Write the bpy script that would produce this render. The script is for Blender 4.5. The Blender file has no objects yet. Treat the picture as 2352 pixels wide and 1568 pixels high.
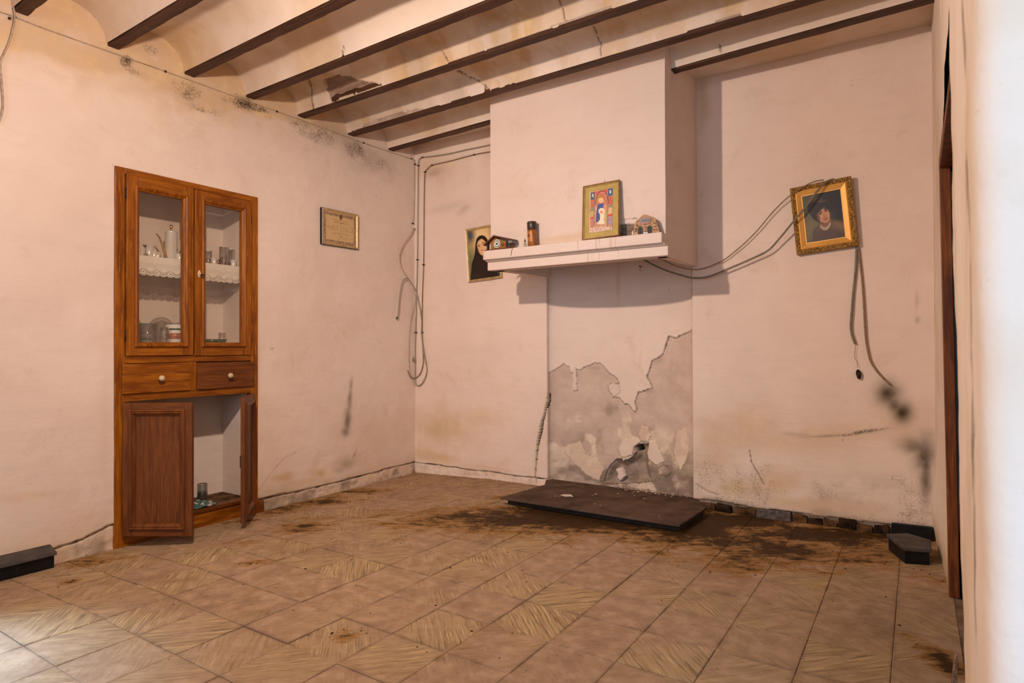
import bpy, bmesh, math, random
import numpy as np
from mathutils import Vector, Matrix

random.seed(7)
S = bpy.context.scene
COL = S.collection
PI = math.pi

# ------------------------------------------------------------------ camera, world, lights, exposure
CAM = np.array([3.6377, -4.0425, 1.05])
YAW, PITCH, ROLL, FPX = 0.5779, 0.0086, -0.0035, 1426.8
FW = np.array([-math.sin(YAW) * math.cos(PITCH), math.cos(YAW) * math.cos(PITCH), math.sin(PITCH)])
_r = np.array([math.cos(YAW), math.sin(YAW), 0.0])
_u = np.cross(_r, FW)
RT = math.cos(ROLL) * _r + math.sin(ROLL) * _u
UP = -math.sin(ROLL) * _r + math.cos(ROLL) * _u

cd = bpy.data.cameras.new('camera')
cam = bpy.data.objects.new('camera', cd)
COL.objects.link(cam)
cd.sensor_width = 36.0
cd.lens = FPX / 2352 * 36.0
cd.clip_start = 0.05
cd.dof.use_dof = True
cd.dof.focus_distance = 4.0
cd.dof.aperture_fstop = 5.0
cam.matrix_world = Matrix(((RT[0], UP[0], -FW[0], CAM[0]), (RT[1], UP[1], -FW[1], CAM[1]),
                           (RT[2], UP[2], -FW[2], CAM[2]), (0, 0, 0, 1)))
S.camera = cam

w = bpy.data.worlds.new('world')
S.world = w
w.use_nodes = True
w.node_tree.nodes['Background'].inputs[0].default_value = (0.55, 0.68, 0.9, 1)
w.node_tree.nodes['Background'].inputs[1].default_value = 0.02

S.cycles.transparent_max_bounces = 32

S.view_settings.view_transform = 'Standard'
S.view_settings.look = 'None'
S.view_settings.exposure = 0.0
S.view_settings.gamma = 1.0
S.view_settings.use_curve_mapping = False


def light(name, kind, loc, power, color, **kw):
    d = bpy.data.lights.new(name, kind)
    d.energy = power
    d.color = color
    o = bpy.data.objects.new(name, d)
    COL.objects.link(o)
    o.location = loc
    if 'target' in kw:
        o.rotation_euler = (Vector(kw['target']) - Vector(loc)).to_track_quat('-Z', 'Y').to_euler()
    for k, v in kw.items():
        if k != 'target':
            setattr(d, k, v)
    return o


# a photographer's warm lamp high up just above the frame, turned to the far corner, and daylight from two open doors behind
# (its even glow and its forward beam); light falls off gently as in the bounced, softened original
for (nm, kind, pw, kw) in [('lamp_glow', 'POINT', 44, {}), ('lamp_beam', 'SPOT', 25, dict(target=(1.15, 0.0, 0.25), spot_size=math.radians(124), spot_blend=1.0))]:
    bulb = light(nm, kind, (1.71, -2.94, 2.31), pw, (1.0, 0.785, 0.645), shadow_soft_size=0.03, **kw)
    bulb.data.use_nodes = True
    _nt = bulb.data.node_tree
    _fo = _nt.nodes.new('ShaderNodeLightFalloff')
    _fo.inputs['Strength'].default_value = 1.0
    _nt.links.new(_fo.outputs['Linear'], _nt.nodes['Emission'].inputs['Strength'])
light('daylight_entrance', 'AREA', (4.25, -4.1, 1.3), 23, (0.46, 0.69, 1.0), target=(4.25, 0, 1.3),
      shape='RECTANGLE', size=0.6, size_y=2.4, spread=math.radians(120))
light('cool_fill', 'AREA', (2.2, -5.55, 1.7), 30, (0.72, 0.85, 1.0), target=(2.2, 0, 1.5), shape='RECTANGLE', size=1.6, size_y=1.5)  # unseen cool fill added to lift the shadows; no window stands here
light('daylight_side_door', 'AREA', (-0.35, -4.0, 1.2), 24, (0.42, 0.68, 1.0), target=(0.55, -3.68, 0.0),
      shape='RECTANGLE', size=0.6, size_y=1.2, spread=math.radians(34))


# ------------------------------------------------------------------ survey helpers (photo point -> place on a real plane)
def ray(px, py):
    return FW + RT * ((px - 1176) / FPX) - UP * ((py - 784) / FPX)


def on_plane(px, py, axis, val):
    d = ray(px, py)
    return CAM + d * ((val - CAM[axis]) / d[axis])


def LW(px, py, x=0.0):
    q = on_plane(px, py, 0, x)
    return (q[1], q[2])


def BW(px, py, y=0.0):
    q = on_plane(px, py, 1, y)
    return (q[0], q[2])


def FL(px, py, z=0.0):
    q = on_plane(px, py, 2, z)
    return (q[0], q[1])


def to_photo(P):
    d = P - CAM
    z = d @ FW
    return np.stack([1176 + FPX * (d @ RT) / z, 784 - FPX * (d @ UP) / z], -1)


# ------------------------------------------------------------------ numpy noise and masks
def _hash(ix, iy, seed):
    h = np.sin(ix * 127.1 + iy * 311.7 + seed * 74.7) * 43758.5453
    return h - np.floor(h)


def vnoise(x, y, seed=0):
    ix, iy = np.floor(x), np.floor(y)
    fx, fy = x - ix, y - iy
    fx = fx * fx * (3 - 2 * fx)
    fy = fy * fy * (3 - 2 * fy)
    a, b = _hash(ix, iy, seed), _hash(ix + 1, iy, seed)
    c, d = _hash(ix, iy + 1, seed), _hash(ix + 1, iy + 1, seed)
    return a + (b - a) * fx + (c - a) * fy + (a - b - c + d) * fx * fy


def fbm(x, y, sc, oct=4, seed=0):
    s, amp, tot = 0, 1, 0
    for k in range(oct):
        s = s + amp * vnoise(x * sc + 17.3 * k, y * sc - 9.1 * k, seed + k)
        tot += amp
        amp *= 0.5
        sc *= 2.03
    return s / tot


def in_poly(x, y, poly):
    res = np.zeros(x.shape, bool)
    n = len(poly)
    for i in range(n):
        x0, y0 = poly[i]
        x1, y1 = poly[(i + 1) % n]
        if y0 == y1:
            continue
        c = ((y0 > y) != (y1 > y)) & (x < (x1 - x0) * (y - y0) / (y1 - y0) + x0)
        res ^= c
    return res


def d_line(x, y, pts):
    best = np.full(x.shape, 1e9)
    for (x0, y0), (x1, y1) in zip(pts[:-1], pts[1:]):
        dx, dy = x1 - x0, y1 - y0
        t = np.clip(((x - x0) * dx + (y - y0) * dy) / (dx * dx + dy * dy + 1e-12), 0, 1)
        best = np.minimum(best, np.hypot(x - x0 - t * dx, y - y0 - t * dy))
    return best


def sstep(a, b, v):
    t = np.clip((v - a) / (b - a), 0, 1)
    return t * t * (3 - 2 * t)


def blobs(u, v, fn, lst, seed=3, rough=0.9):
    out = np.zeros(u.shape)
    n = (fbm(u, v, 7, 4, seed) - 0.5) * rough * 2
    for (px, py, rx, ry, rot, s) in lst:
        c = np.array(fn(px, py))
        a = math.radians(rot)
        ea = np.array(fn(px + rx * math.cos(a), py + rx * math.sin(a))) - c
        eb = np.array(fn(px - ry * math.sin(a), py + ry * math.cos(a))) - c
        M = np.linalg.inv(np.array([ea, eb]).T)
        du, dv = u - c[0], v - c[1]
        d = np.hypot(M[0, 0] * du + M[0, 1] * dv, M[1, 0] * du + M[1, 1] * dv)
        d = d + n * np.clip(d, 0.25, 1.2)
        out = np.maximum(out, s * np.exp(-d * d * 1.3))
    return np.clip(out, 0, 1)


# ------------------------------------------------------------------ object helpers
def tag(o, label=None, cat=None, group=None, kind=None):
    if label:
        o['label'] = label
    if cat:
        o['category'] = cat
    if group:
        o['group'] = group
    if kind:
        o['kind'] = kind
    return o


def empty(name, loc=(0, 0, 0), rz=0.0, rot=None):
    o = bpy.data.objects.new(name, None)
    COL.objects.link(o)
    o.location = loc
    o.rotation_euler = rot if rot else (0, 0, rz)
    o.empty_display_size = 0.05
    return o


class MB:
    def __init__(s):
        s.v, s.f, s.m, s.sm = [], [], [], []

    def add(s, vs, fs, mi=0, smooth=False):
        b = len(s.v)
        s.v += [tuple(map(float, q)) for q in vs]
        for f in fs:
            s.f.append(tuple(i + b for i in f))
            s.m.append(mi)
            s.sm.append(smooth)
        return s

    def box(s, x0, x1, y0, y1, z0, z1, mi=0):
        vs = [(x0, y0, z0), (x1, y0, z0), (x1, y1, z0), (x0, y1, z0), (x0, y0, z1), (x1, y0, z1), (x1, y1, z1), (x0, y1, z1)]
        return s.add(vs, [(3, 2, 1, 0), (4, 5, 6, 7), (0, 1, 5, 4), (1, 2, 6, 5), (2, 3, 7, 6), (3, 0, 4, 7)], mi)

    def hexa(s, vs, mi=0):
        return s.add(vs, [(3, 2, 1, 0), (4, 5, 6, 7), (0, 1, 5, 4), (1, 2, 6, 5), (2, 3, 7, 6), (3, 0, 4, 7)], mi)

    def lathe(s, prof, c=(0, 0, 0), n=20, mi=0, axis='z', cap=True):
        vs, fs = [], []
        for (r, h) in prof:
            for k in range(n):
                a = 2 * PI * k / n
                p = (r * math.cos(a), r * math.sin(a), h)
                if axis == 'y':
                    p = (p[0], -p[2], p[1])
                if axis == 'x':
                    p = (p[2], p[0], p[1])
                vs.append((p[0] + c[0], p[1] + c[1], p[2] + c[2]))
        for i in range(len(prof) - 1):
            for k in range(n):
                k2 = (k + 1) % n
                fs.append((i * n + k, i * n + k2, (i + 1) * n + k2, (i + 1) * n + k))
        s.add(vs, fs, mi, True)
        if cap:
            L = len(s.v) - len(vs)
            s.f.append(tuple(L + k for k in reversed(range(n))))
            s.m.append(mi)
            s.sm.append(False)
            s.f.append(tuple(L + (len(prof) - 1) * n + k for k in range(n)))
            s.m.append(mi)
            s.sm.append(False)
        return s

    def tube(s, path, r, n=8, mi=0, flat=1.0):
        P = [Vector(p) for p in path]
        rs = r if isinstance(r, (list, tuple)) else [r] * len(P)
        vs, fs = [], []
        ref = Vector((0, 1, 0.01)).normalized()
        for i, p in enumerate(P):
            t = (P[min(i + 1, len(P) - 1)] - P[max(i - 1, 0)]).normalized()
            a = ref.cross(t)
            if a.length < 1e-4:
                a = Vector((1, 0, 0)).cross(t)
            a.normalize()
            b = t.cross(a)
            for k in range(n):
                g = 2 * PI * k / n
                vs.append(p + a * (rs[i] * math.cos(g)) + b * (rs[i] * flat * math.sin(g)))
        for i in range(len(P) - 1):
            for k in range(n):
                k2 = (k + 1) % n
                fs.append((i * n + k, i * n + k2, (i + 1) * n + k2, (i + 1) * n + k))
        fs.append(tuple(range(n)))
        fs.append(tuple((len(P) - 1) * n + k for k in reversed(range(n))))
        return s.add(vs, fs, mi, True)

    def prism(s, poly, y0, y1, mi=0):            # poly in x,z ; extruded along y
        n = len(poly)
        vs = [(x, y0, z) for x, z in poly] + [(x, y1, z) for x, z in poly]
        fs = [tuple(range(n)), tuple(range(2 * n - 1, n - 1, -1))]
        fs += [((i + 1) % n, i, n + i, n + (i + 1) % n) for i in range(n)]
        return s.add(vs, fs, mi)

    def prismz(s, poly, z0, z1, mi=0):
        n = len(poly)
        vs = [(x, y, z0) for x, y in poly] + [(x, y, z1) for x, y in poly]
        fs = [tuple(range(n - 1, -1, -1)), tuple(range(n, 2 * n))]
        fs += [(i, (i + 1) % n, n + (i + 1) % n, n + i) for i in range(n)]
        return s.add(vs, fs, mi)

    def ring(s, x0, x1, z0, z1, prof, mi=0):     # mitred frame, prof = closed list of (inset, y)
        vs, fs = [], []
        n = len(prof)
        for (d, y) in prof:
            vs += [(x0 + d, y, z0 + d), (x1 - d, y, z0 + d), (x1 - d, y, z1 - d), (x0 + d, y, z1 - d)]
        for i in range(n):
            j = (i + 1) % n
            for k in range(4):
                k2 = (k + 1) % 4
                fs.append((i * 4 + k, i * 4 + k2, j * 4 + k2, j * 4 + k))
        return s.add(vs, fs, mi)

    def build(s, name, mats, parent=None, loc=(0, 0, 0), rot=(0, 0, 0), bevel=0.0, seg=2):
        me = bpy.data.meshes.new(name)
        me.from_pydata(s.v, [], s.f)
        if not isinstance(mats, (list, tuple)):
            mats = [mats]
        for m in mats:
            me.materials.append(m)
        me.polygons.foreach_set('material_index', s.m)
        me.polygons.foreach_set('use_smooth', s.sm)
        bm = bmesh.new()
        bm.from_mesh(me)
        bmesh.ops.recalc_face_normals(bm, faces=bm.faces)
        bm.to_mesh(me)
        bm.free()
        o = bpy.data.objects.new(name, me)
        COL.objects.link(o)
        o.location = loc
        o.rotation_euler = rot
        if parent:
            o.parent = parent
        if bevel:
            b = o.modifiers.new('bevel', 'BEVEL')
            b.width = bevel
            b.segments = seg
            b.limit_method = 'ANGLE'
            b.angle_limit = math.radians(40)
        return o


def grid_obj(name, P, mats, attrs=None, parent=None, keep=None, fmat=None, smooth=True, color=None):
    nz, nx = P.shape[:2]
    idx = np.arange(nz * nx).reshape(nz, nx)
    q = np.stack([idx[:-1, :-1], idx[:-1, 1:], idx[1:, 1:], idx[1:, :-1]], -1).reshape(-1, 4)
    fm = None if fmat is None else fmat.reshape(-1)
    if keep is not None:
        k = keep.reshape(-1)
        q = q[k]
        if fm is not None:
            fm = fm[k]
    me = bpy.data.meshes.new(name)
    me.vertices.add(nz * nx)
    me.vertices.foreach_set('co', P.reshape(-1).astype(np.float32))
    n = len(q)
    me.loops.add(n * 4)
    me.loops.foreach_set('vertex_index', q.reshape(-1).astype(np.int32))
    me.polygons.add(n)
    me.polygons.foreach_set('loop_start', np.arange(0, n * 4, 4, dtype=np.int32))
    me.polygons.foreach_set('use_smooth', np.full(n, smooth))
    if not isinstance(mats, (list, tuple)):
        mats = [mats]
    for m in mats:
        me.materials.append(m)
    if fm is not None:
        me.polygons.foreach_set('material_index', fm.astype(np.int32))
    for k, v in (attrs or {}).items():
        a = me.attributes.new(k, 'FLOAT', 'POINT')
        a.data.foreach_set('value', v.reshape(-1).astype(np.float32))
    if color is not None:
        a = me.attributes.new('paint', 'FLOAT_COLOR', 'POINT')
        c4 = np.ones((nz * nx, 4), np.float32)
        c4[:, :3] = color.reshape(-1, 3)
        a.data.foreach_set('color', c4.reshape(-1))
    me.update(calc_edges=True)
    me.validate()
    o = bpy.data.objects.new(name, me)
    COL.objects.link(o)
    if parent:
        o.parent = parent
    return o


def spline(pts, n=8):
    P = [np.array(p, float) for p in pts]
    P = [2 * P[0] - P[1]] + P + [2 * P[-1] - P[-2]]
    out = []
    for i in range(1, len(P) - 2):
        for k in range(n):
            t = k / n
            a, b, c, d = P[i - 1], P[i], P[i + 1], P[i + 2]
            out.append(0.5 * ((2 * b) + (-a + c) * t + (2 * a - 5 * b + 4 * c - d) * t * t + (-a + 3 * b - 3 * c + d) * t ** 3))
    out.append(P[-2])
    return out


# ------------------------------------------------------------------ materials
def srgb(r, g, b):
    return tuple(((c / 255 / 12.92) if c / 255 <= 0.04045 else ((c / 255 + 0.055) / 1.055) ** 2.4) for c in (r, g, b))


class NT:
    def __init__(s, name):
        s.mat = bpy.data.materials.new(name)
        s.mat.use_nodes = True
        s.t = s.mat.node_tree
        s.b = s.t.nodes['Principled BSDF']
        s.tc = s.t.nodes.new('ShaderNodeTexCoord')
        s.geo = s.t.nodes.new('ShaderNodeNewGeometry')

    def put(s, sock, v):
        if isinstance(v, bpy.types.NodeSocket):
            s.t.links.new(v, sock)
        elif isinstance(v, (tuple, list)) and len(v) == 3 and sock.type == 'RGBA':
            sock.default_value = (*v, 1)
        else:
            sock.default_value = v

    def m(s, op, a, b=0.0, c=None, clamp=False):
        n = s.t.nodes.new('ShaderNodeMath')
        n.operation = op
        n.use_clamp = clamp
        s.put(n.inputs[0], a)
        s.put(n.inputs[1], b)
        if c is not None:
            s.put(n.inputs[2], c)
        return n.outputs[0]

    def vm(s, op, a, b=(0, 0, 0)):
        n = s.t.nodes.new('ShaderNodeVectorMath')
        n.operation = op
        s.put(n.inputs[0], a)
        s.put(n.inputs[1], b)
        return n.outputs['Value'] if op in ('LENGTH', 'DOT_PRODUCT') else n.outputs[0]

    def noise(s, vec, scale=5, detail=4, rough=0.55, stretch=None, dist=0.0):
        if stretch:
            vec = s.vm('MULTIPLY', vec, stretch)
        n = s.t.nodes.new('ShaderNodeTexNoise')
        s.put(n.inputs['Vector'], vec)
        n.inputs['Scale'].default_value = scale
        n.inputs['Detail'].default_value = detail
        n.inputs['Roughness'].default_value = rough
        n.inputs['Distortion'].default_value = dist
        return n.outputs['Fac']

    def ramp(s, v, a, b, lo=0.0, hi=1.0):
        n = s.t.nodes.new('ShaderNodeMapRange')
        n.interpolation_type = 'SMOOTHSTEP'
        s.put(n.inputs[0], v)
        n.inputs[1].default_value = a
        n.inputs[2].default_value = b
        n.inputs[3].default_value = lo
        n.inputs[4].default_value = hi
        return n.outputs[0]

    def mix(s, f, a, b):
        n = s.t.nodes.new('ShaderNodeMix')
        n.data_type = 'RGBA'
        s.put(n.inputs[0], f)
        s.put(n.inputs[6], a)
        s.put(n.inputs[7], b)
        return n.outputs[2]

    def attr(s, name):
        n = s.t.nodes.new('ShaderNodeAttribute')
        n.attribute_name = name
        return n

    def bump(s, h, strength=0.3, dist=0.01, normal=None):
        n = s.t.nodes.new('ShaderNodeBump')
        n.inputs['Strength'].default_value = strength
        n.inputs['Distance'].default_value = dist
        s.put(n.inputs['Height'], h)
        if normal is not None:
            s.put(n.inputs['Normal'], normal)
        s.t.links.new(n.outputs[0], s.b.inputs['Normal'])
        return n.outputs[0]

    def out(s, color=None, rough=None, metal=None, spec=None):
        if color is not None:
            s.put(s.b.inputs['Base Color'], color)
        if rough is not None:
            s.put(s.b.inputs['Roughness'], rough)
        if metal is not None:
            s.put(s.b.inputs['Metallic'], metal)
        if spec is not None:
            s.put(s.b.inputs['Specular IOR Level'], spec)
        return s.mat


def plaster(name, c1, c2, c3=None, drips=False, brush=(1, 1, 6), bumpy=0.35):
    N = NT(name)
    o = N.tc.outputs['Object']
    n1 = N.noise(o, 1.3, 5)
    n2 = N.noise(o, 7, 5, 0.6)
    n3 = N.noise(o, 3.0, 4, 0.6, stretch=brush)
    col = N.mix(N.ramp(n1, 0.35, 0.65), c1, c2)
    n5 = N.noise(o, 3.4, 7, 0.68, dist=0.6)
    col = N.mix(N.ramp(n5, 0.54, 0.72, 0, 0.42), col, tuple(x * y for x, y in zip(c2, (0.84, 0.78, 0.70))))
    col = N.mix(N.ramp(n5, 0.46, 0.30, 0, 0.35), col, tuple(min(1, x * y) for x, y in zip(c1, (1.03, 1.06, 1.07))))
    col = N.mix(N.ramp(n3, 0.5, 0.75, 0, 0.22), col, c3 or tuple(x * 0.86 for x in c2))
    # fine scratches and fly specks
    sp = N.noise(o, 55, 2, 0.5)
    col = N.mix(N.ramp(sp, 0.74, 0.80, 0, 0.35), col, (0.20, 0.12, 0.07))
    scr = N.noise(o, 14, 6, 0.75, stretch=(1, 1, 2.2), dist=1.2)
    col = N.mix(N.ramp(scr, 0.645, 0.72, 0, 0.38), col, (0.30, 0.20, 0.13))
    damp, mold, bare = N.attr('damp').outputs['Fac'], N.attr('mold').outputs['Fac'], N.attr('bare').outputs['Fac']
    df = N.m('MULTIPLY', damp, N.ramp(n2, 0.25, 0.7, 0.45, 1.15), clamp=True)
    och = N.mix(N.ramp(n2, 0.4, 0.7), (0.54, 0.34, 0.155), (0.70, 0.52, 0.31))
    col = N.mix(df, col, och)
    bn = N.noise(o, 16, 6, 0.65)
    bf = N.ramp(N.m('ADD', bare, N.m('MULTIPLY', N.m('SUBTRACT', bn, 0.5), 0.45)), 0.40, 0.60)
    bcol = N.mix(N.ramp(N.noise(o, 9, 6, 0.7), 0.35, 0.68), (0.36, 0.27, 0.20), (0.56, 0.44, 0.35))
    und = N.attr('under').outputs['Fac']
    ucol = N.mix(N.ramp(N.noise(o, 6, 5, 0.65), 0.35, 0.7), (0.50, 0.365, 0.29), (0.62, 0.475, 0.385))
    col = N.mix(und, col, ucol)
    col = N.mix(N.m('MULTIPLY', N.attr('cream').outputs['Fac'], N.ramp(bn, .3, .6, .4, 1), clamp=True), col, (0.76, 0.61, 0.46))
    col = N.mix(bf, col, bcol)
    soot_shade = N.attr('soot_shade').outputs['Fac']
    sf = N.m('MULTIPLY', soot_shade, N.ramp(n2, 0.2, 0.75, 0.75, 1.1), clamp=True)
    col = N.mix(sf, col, (0.068, 0.046, 0.022))  # dark tone: soot and grime, plus shade painted into cracks and rims
    mn = N.noise(o, 90, 3, 0.6)
    mn2 = N.noise(o, 12, 5, 0.6)
    ms = N.m('ADD', N.m('MULTIPLY', N.m('SUBTRACT', mn, 0.5), 1.1), N.m('MULTIPLY', N.m('SUBTRACT', mn2, 0.5), 0.7))
    mf = N.ramp(N.m('ADD', mold, N.m('MULTIPLY', ms, N.ramp(mold, 0.02, 0.35))), 0.25, 0.95)
    col = N.mix(mf, col, (0.075, 0.05, 0.028))
    if drips:
        dn = N.noise(o, 75, 2, 0.5, stretch=(1, 0.05, 0.05))
        dk = N.noise(o, 3.1, 3, 0.6, stretch=(1, 0.2, 0.6))
        col = N.mix(N.m('MULTIPLY', N.ramp(dn, 0.56, 0.68), N.ramp(dk, 0.47, 0.62, 0, 0.55)), col, (0.50, 0.29, 0.15))
    h = N.m('ADD', N.m('MULTIPLY', N.noise(o, 22, 5, 0.6), 0.6), N.m('MULTIPLY', n3, 0.6))
    h = N.m('ADD', h, N.m('MULTIPLY', N.m('MULTIPLY', bn, bf), 1.2))
    N.bump(h, bumpy, 0.012)
    return N.out(col, 0.88, spec=0.25)


PINK1, PINK2 = (0.80, 0.665, 0.575), (0.74, 0.60, 0.515)
M = {}
M['wall'] = plaster('lime_plaster', PINK1, PINK2)
M['back'] = plaster('lime_plaster_back', (0.79, 0.64, 0.54), (0.735, 0.585, 0.49))
M['hood'] = plaster('lime_plaster_hood', (0.745, 0.605, 0.515), (0.70, 0.56, 0.47))
M['mantel'] = plaster('mantel_plaster', (0.76, 0.63, 0.545), (0.72, 0.585, 0.50), drips=True)
M['vault'] = plaster('vault_plaster', (0.78, 0.665, 0.56), (0.72, 0.59, 0.475), brush=(1, 5, 1))
M['niche'] = plaster('niche_whitewash', (0.74, 0.63, 0.56), (0.68, 0.57, 0.50))
M['right'] = plaster('right_wall_plaster', (0.80, 0.68, 0.57), (0.73, 0.60, 0.48), brush=(4, 4, 0.7))


def flatmat(name, col, rough=0.6, metal=0.0, var=0.12, scale=8, spec=0.5, bump=0.0, stretch=None):
    N = NT(name)
    n = N.noise(N.tc.outputs['Object'], scale, 5, 0.6, stretch=stretch)
    lo = tuple(c * (1 - var * 2) for c in col)
    c = N.mix(N.ramp(n, 0.3, 0.7), lo, col)
    if bump:
        N.bump(n, bump, 0.01)
    return N.out(c, rough, metal, spec if rough < 0.85 else min(spec, 0.15))


def wood(name, c_dark, c_mid, c_lite, axis='z', rough=0.42, gsc=9, wear=0.25):
    N = NT(name)
    oi = N.t.nodes.new('ShaderNodeObjectInfo')
    off = N.t.nodes.new('ShaderNodeCombineXYZ')
    for i in range(3):
        N.put(off.inputs[i], N.m('MULTIPLY', oi.outputs['Random'], 11.0 + 3 * i))
    v = N.vm('ADD', N.tc.outputs['Object'], off.outputs[0])
    st = {'z': (1, 1, 0.09), 'x': (0.09, 1, 1), 'y': (1, 0.09, 1)}[axis]
    g1 = N.noise(v, gsc * 3, 6, 0.65, stretch=st, dist=0.6)
    g2 = N.noise(v, gsc * 11, 4, 0.6, stretch=st)
    big = N.noise(v, 2.2, 3)
    col = N.mix(N.ramp(g1, 0.32, 0.66), c_dark, c_mid)
    col = N.mix(N.ramp(g2, 0.5, 0.75, 0, 0.6), col, c_lite)
    col = N.mix(N.ramp(big, 0.45, 0.75, 0, 0.55), col, c_dark)
    wn = N.noise(v, 5, 6, 0.75, stretch=st)
    col = N.mix(N.ramp(wn, 0.66, 0.80, 0, wear * 2), col, (0.40, 0.22, 0.11))
    N.bump(N.m('ADD', g1, N.m('MULTIPLY', g2, 0.4)), 0.12, 0.004)
    return N.out(col, rough, spec=0.28)


M['wood_v'] = wood('varnished_pine_upright', (0.15, 0.036, 0.002), (0.34, 0.105, 0.006), (0.52, 0.205, 0.016), 'z')
M['wood_h'] = wood('varnished_pine_level', (0.15, 0.036, 0.002), (0.34, 0.105, 0.006), (0.52, 0.205, 0.016), 'x')
M['red_v'] = wood('worn_red_pine_upright', (0.085, 0.024, 0.005), (0.175, 0.052, 0.010), (0.25, 0.09, 0.022), 'z', 0.5)
M['red_h'] = wood('worn_red_pine_level', (0.085, 0.024, 0.005), (0.175, 0.052, 0.010), (0.25, 0.09, 0.022), 'x', 0.5)
M['door_wood'] = wood('door_frame_wood', (0.08, 0.02, 0.005), (0.24, 0.07, 0.015), (0.34, 0.12, 0.03), 'z', 0.5)
M['beam'] = wood('brown_painted_beam', (0.040, 0.016, 0.008), (0.088, 0.036, 0.018), (0.14, 0.066, 0.036), 'x', 0.6, wear=0.12)
M['old_wood'] = wood('grey_splintered_wood', (0.10, 0.06, 0.04), (0.25, 0.17, 0.12), (0.36, 0.27, 0.2), 'z', 0.8)
M['chrome'] = flatmat('polished_silver', (0.86, 0.83, 0.78), 0.25, 0.22, 0.03)
M['gold'] = flatmat('polished_gold', (0.95, 0.62, 0.18), 0.14, 1.0, 0.05)
M['frame_gold'] = flatmat('thin_gilt_frame', (0.60, 0.42, 0.19), 0.4, 0.25, 0.15, 30)
M['gilt'] = flatmat('smooth_gilt_slip', (0.78, 0.40, 0.09), 0.38, 0.35, 0.08, 6)
M['frame_black'] = flatmat('black_frame_edge', (0.010, 0.008, 0.007), 0.4, 0, 0.1)
M['white'] = flatmat('white_glaze', (0.74, 0.71, 0.67), 0.25, 0, 0.04)
M['cloth'] = flatmat('white_cotton', (0.82, 0.77, 0.70), 0.9, 0, 0.05, 60)
M['black'] = flatmat('black_glazed_stone', (0.008, 0.008, 0.009), 0.42, 0, 0.25, 25, spec=0.25, bump=0.1)
M['black_top'] = flatmat('dusty_black_stone', (0.075, 0.060, 0.052), 0.75, 0, 0.3, 14)
M['slab'] = flatmat('dusty_hearth_stone', (0.125, 0.078, 0.055), 0.95, 0, 0.25, 7, spec=0.1, bump=0.15)
M['slab_base_shade'] = flatmat('hearth_base_shade', (0.03, 0.017, 0.010), 0.7, 0, 0.3, 20)  # near-black: shade beneath the slab put into the base colour
M['green'] = flatmat('green_paint', (0.02, 0.09, 0.07), 0.3)
M['dark_green'] = flatmat('green_glass_dish', (0.045, 0.07, 0.02), 0.15, 0, 0.2)
M['orange_band'] = flatmat('orange_band', (0.52, 0.17, 0.08), 0.3, 0, 0.25, 40)
M['ruby'] = flatmat('red_glaze', (0.17, 0.02, 0.025), 0.25, 0, 0.2)
M['red'] = flatmat('red_paint', (0.50, 0.03, 0.02), 0.4)
M['cable'] = flatmat('grey_pvc_cable', (0.34, 0.29, 0.22), 0.6, 0, 0.12, 60)
M['cable_old'] = flatmat('brown_twisted_cable', (0.34, 0.21, 0.125), 0.8, 0, 0.25, 120, bump=0.3)
M['cable_dark'] = flatmat('dark_grey_cable', (0.20, 0.165, 0.12), 0.55, 0, 0.2, 40)
M['wire'] = flatmat('pale_old_wire', (0.52, 0.39, 0.28), 0.7, 0, 0.2, 60)
M['iron'] = flatmat('rusty_iron', (0.05, 0.03, 0.02), 0.6, 0.4, 0.3, 60)
M['mud'] = flatmat('mud_lump', (0.055, 0.035, 0.02), 0.95, 0, 0.4, 50, bump=0.5)
M['rubble'] = flatmat('plaster_crumbs', (0.42, 0.32, 0.25), 0.95, 0, 0.3, 30)
M['crumb'] = flatmat('dark_dirt_crumbs', (0.055, 0.030, 0.013), 0.95, 0, 0.4, 30)
M['paper'] = flatmat('dirty_white_paper', (0.70, 0.60, 0.50), 0.9, 0, 0.12, 20)
M['can'] = flatmat('orange_brown_can', (0.33, 0.105, 0.012), 0.35, 0.1, 0.12, 10)
M['can_lite'] = flatmat('orange_label', (0.50, 0.19, 0.04), 0.4, 0, 0.1, 10)
M['can_cap'] = flatmat('dark_brown_cap', (0.045, 0.028, 0.020), 0.35)
M['chalet_wood'] = flatmat('ochre_carved_wood', (0.36, 0.17, 0.04), 0.5, 0, 0.2, 30)
M['chalet_roof'] = flatmat('dark_red_roof', (0.15, 0.035, 0.02), 0.5, 0, 0.2, 30)
M['chalet_base'] = flatmat('red_brown_base', (0.17, 0.045, 0.025), 0.5)
M['dark'] = flatmat('near_black', (0.008, 0.006, 0.005), 0.6)
M['grey_flat'] = flatmat('dull_grey', (0.22, 0.20, 0.18), 0.6)
M['ivory'] = flatmat('ivory_knob', (0.66, 0.52, 0.34), 0.35, 0, 0.1)
M['mortar'] = flatmat('old_floor_mortar', (0.26, 0.17, 0.11), 0.95, 0, 0.3, 8)
M['dark_room'] = flatmat('passage_painted_dark', (0.03, 0.02, 0.015), 0.9)  # near-black colour stands in for the passage lying in shade
M['skirt_grey'] = flatmat('grey_skirting_tile', (0.115, 0.09, 0.075), 0.6, 0, 0.35, 40, bump=0.2)
M['skirt_tan'] = flatmat('stained_skirting_mortar', (0.16, 0.082, 0.036), 0.95, 0, 0.45, 14, bump=0.4)
M['skirt_dark'] = flatmat('sooty_skirting_mortar', (0.055, 0.028, 0.013), 0.9, 0, 0.45, 14, bump=0.4)
M['mat_gold'] = flatmat('olive_gold_mount', (0.50, 0.36, 0.095), 0.7, 0, 0.1, 12)
M['front'] = plaster('lime_plaster_front', PINK1, PINK2)


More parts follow.
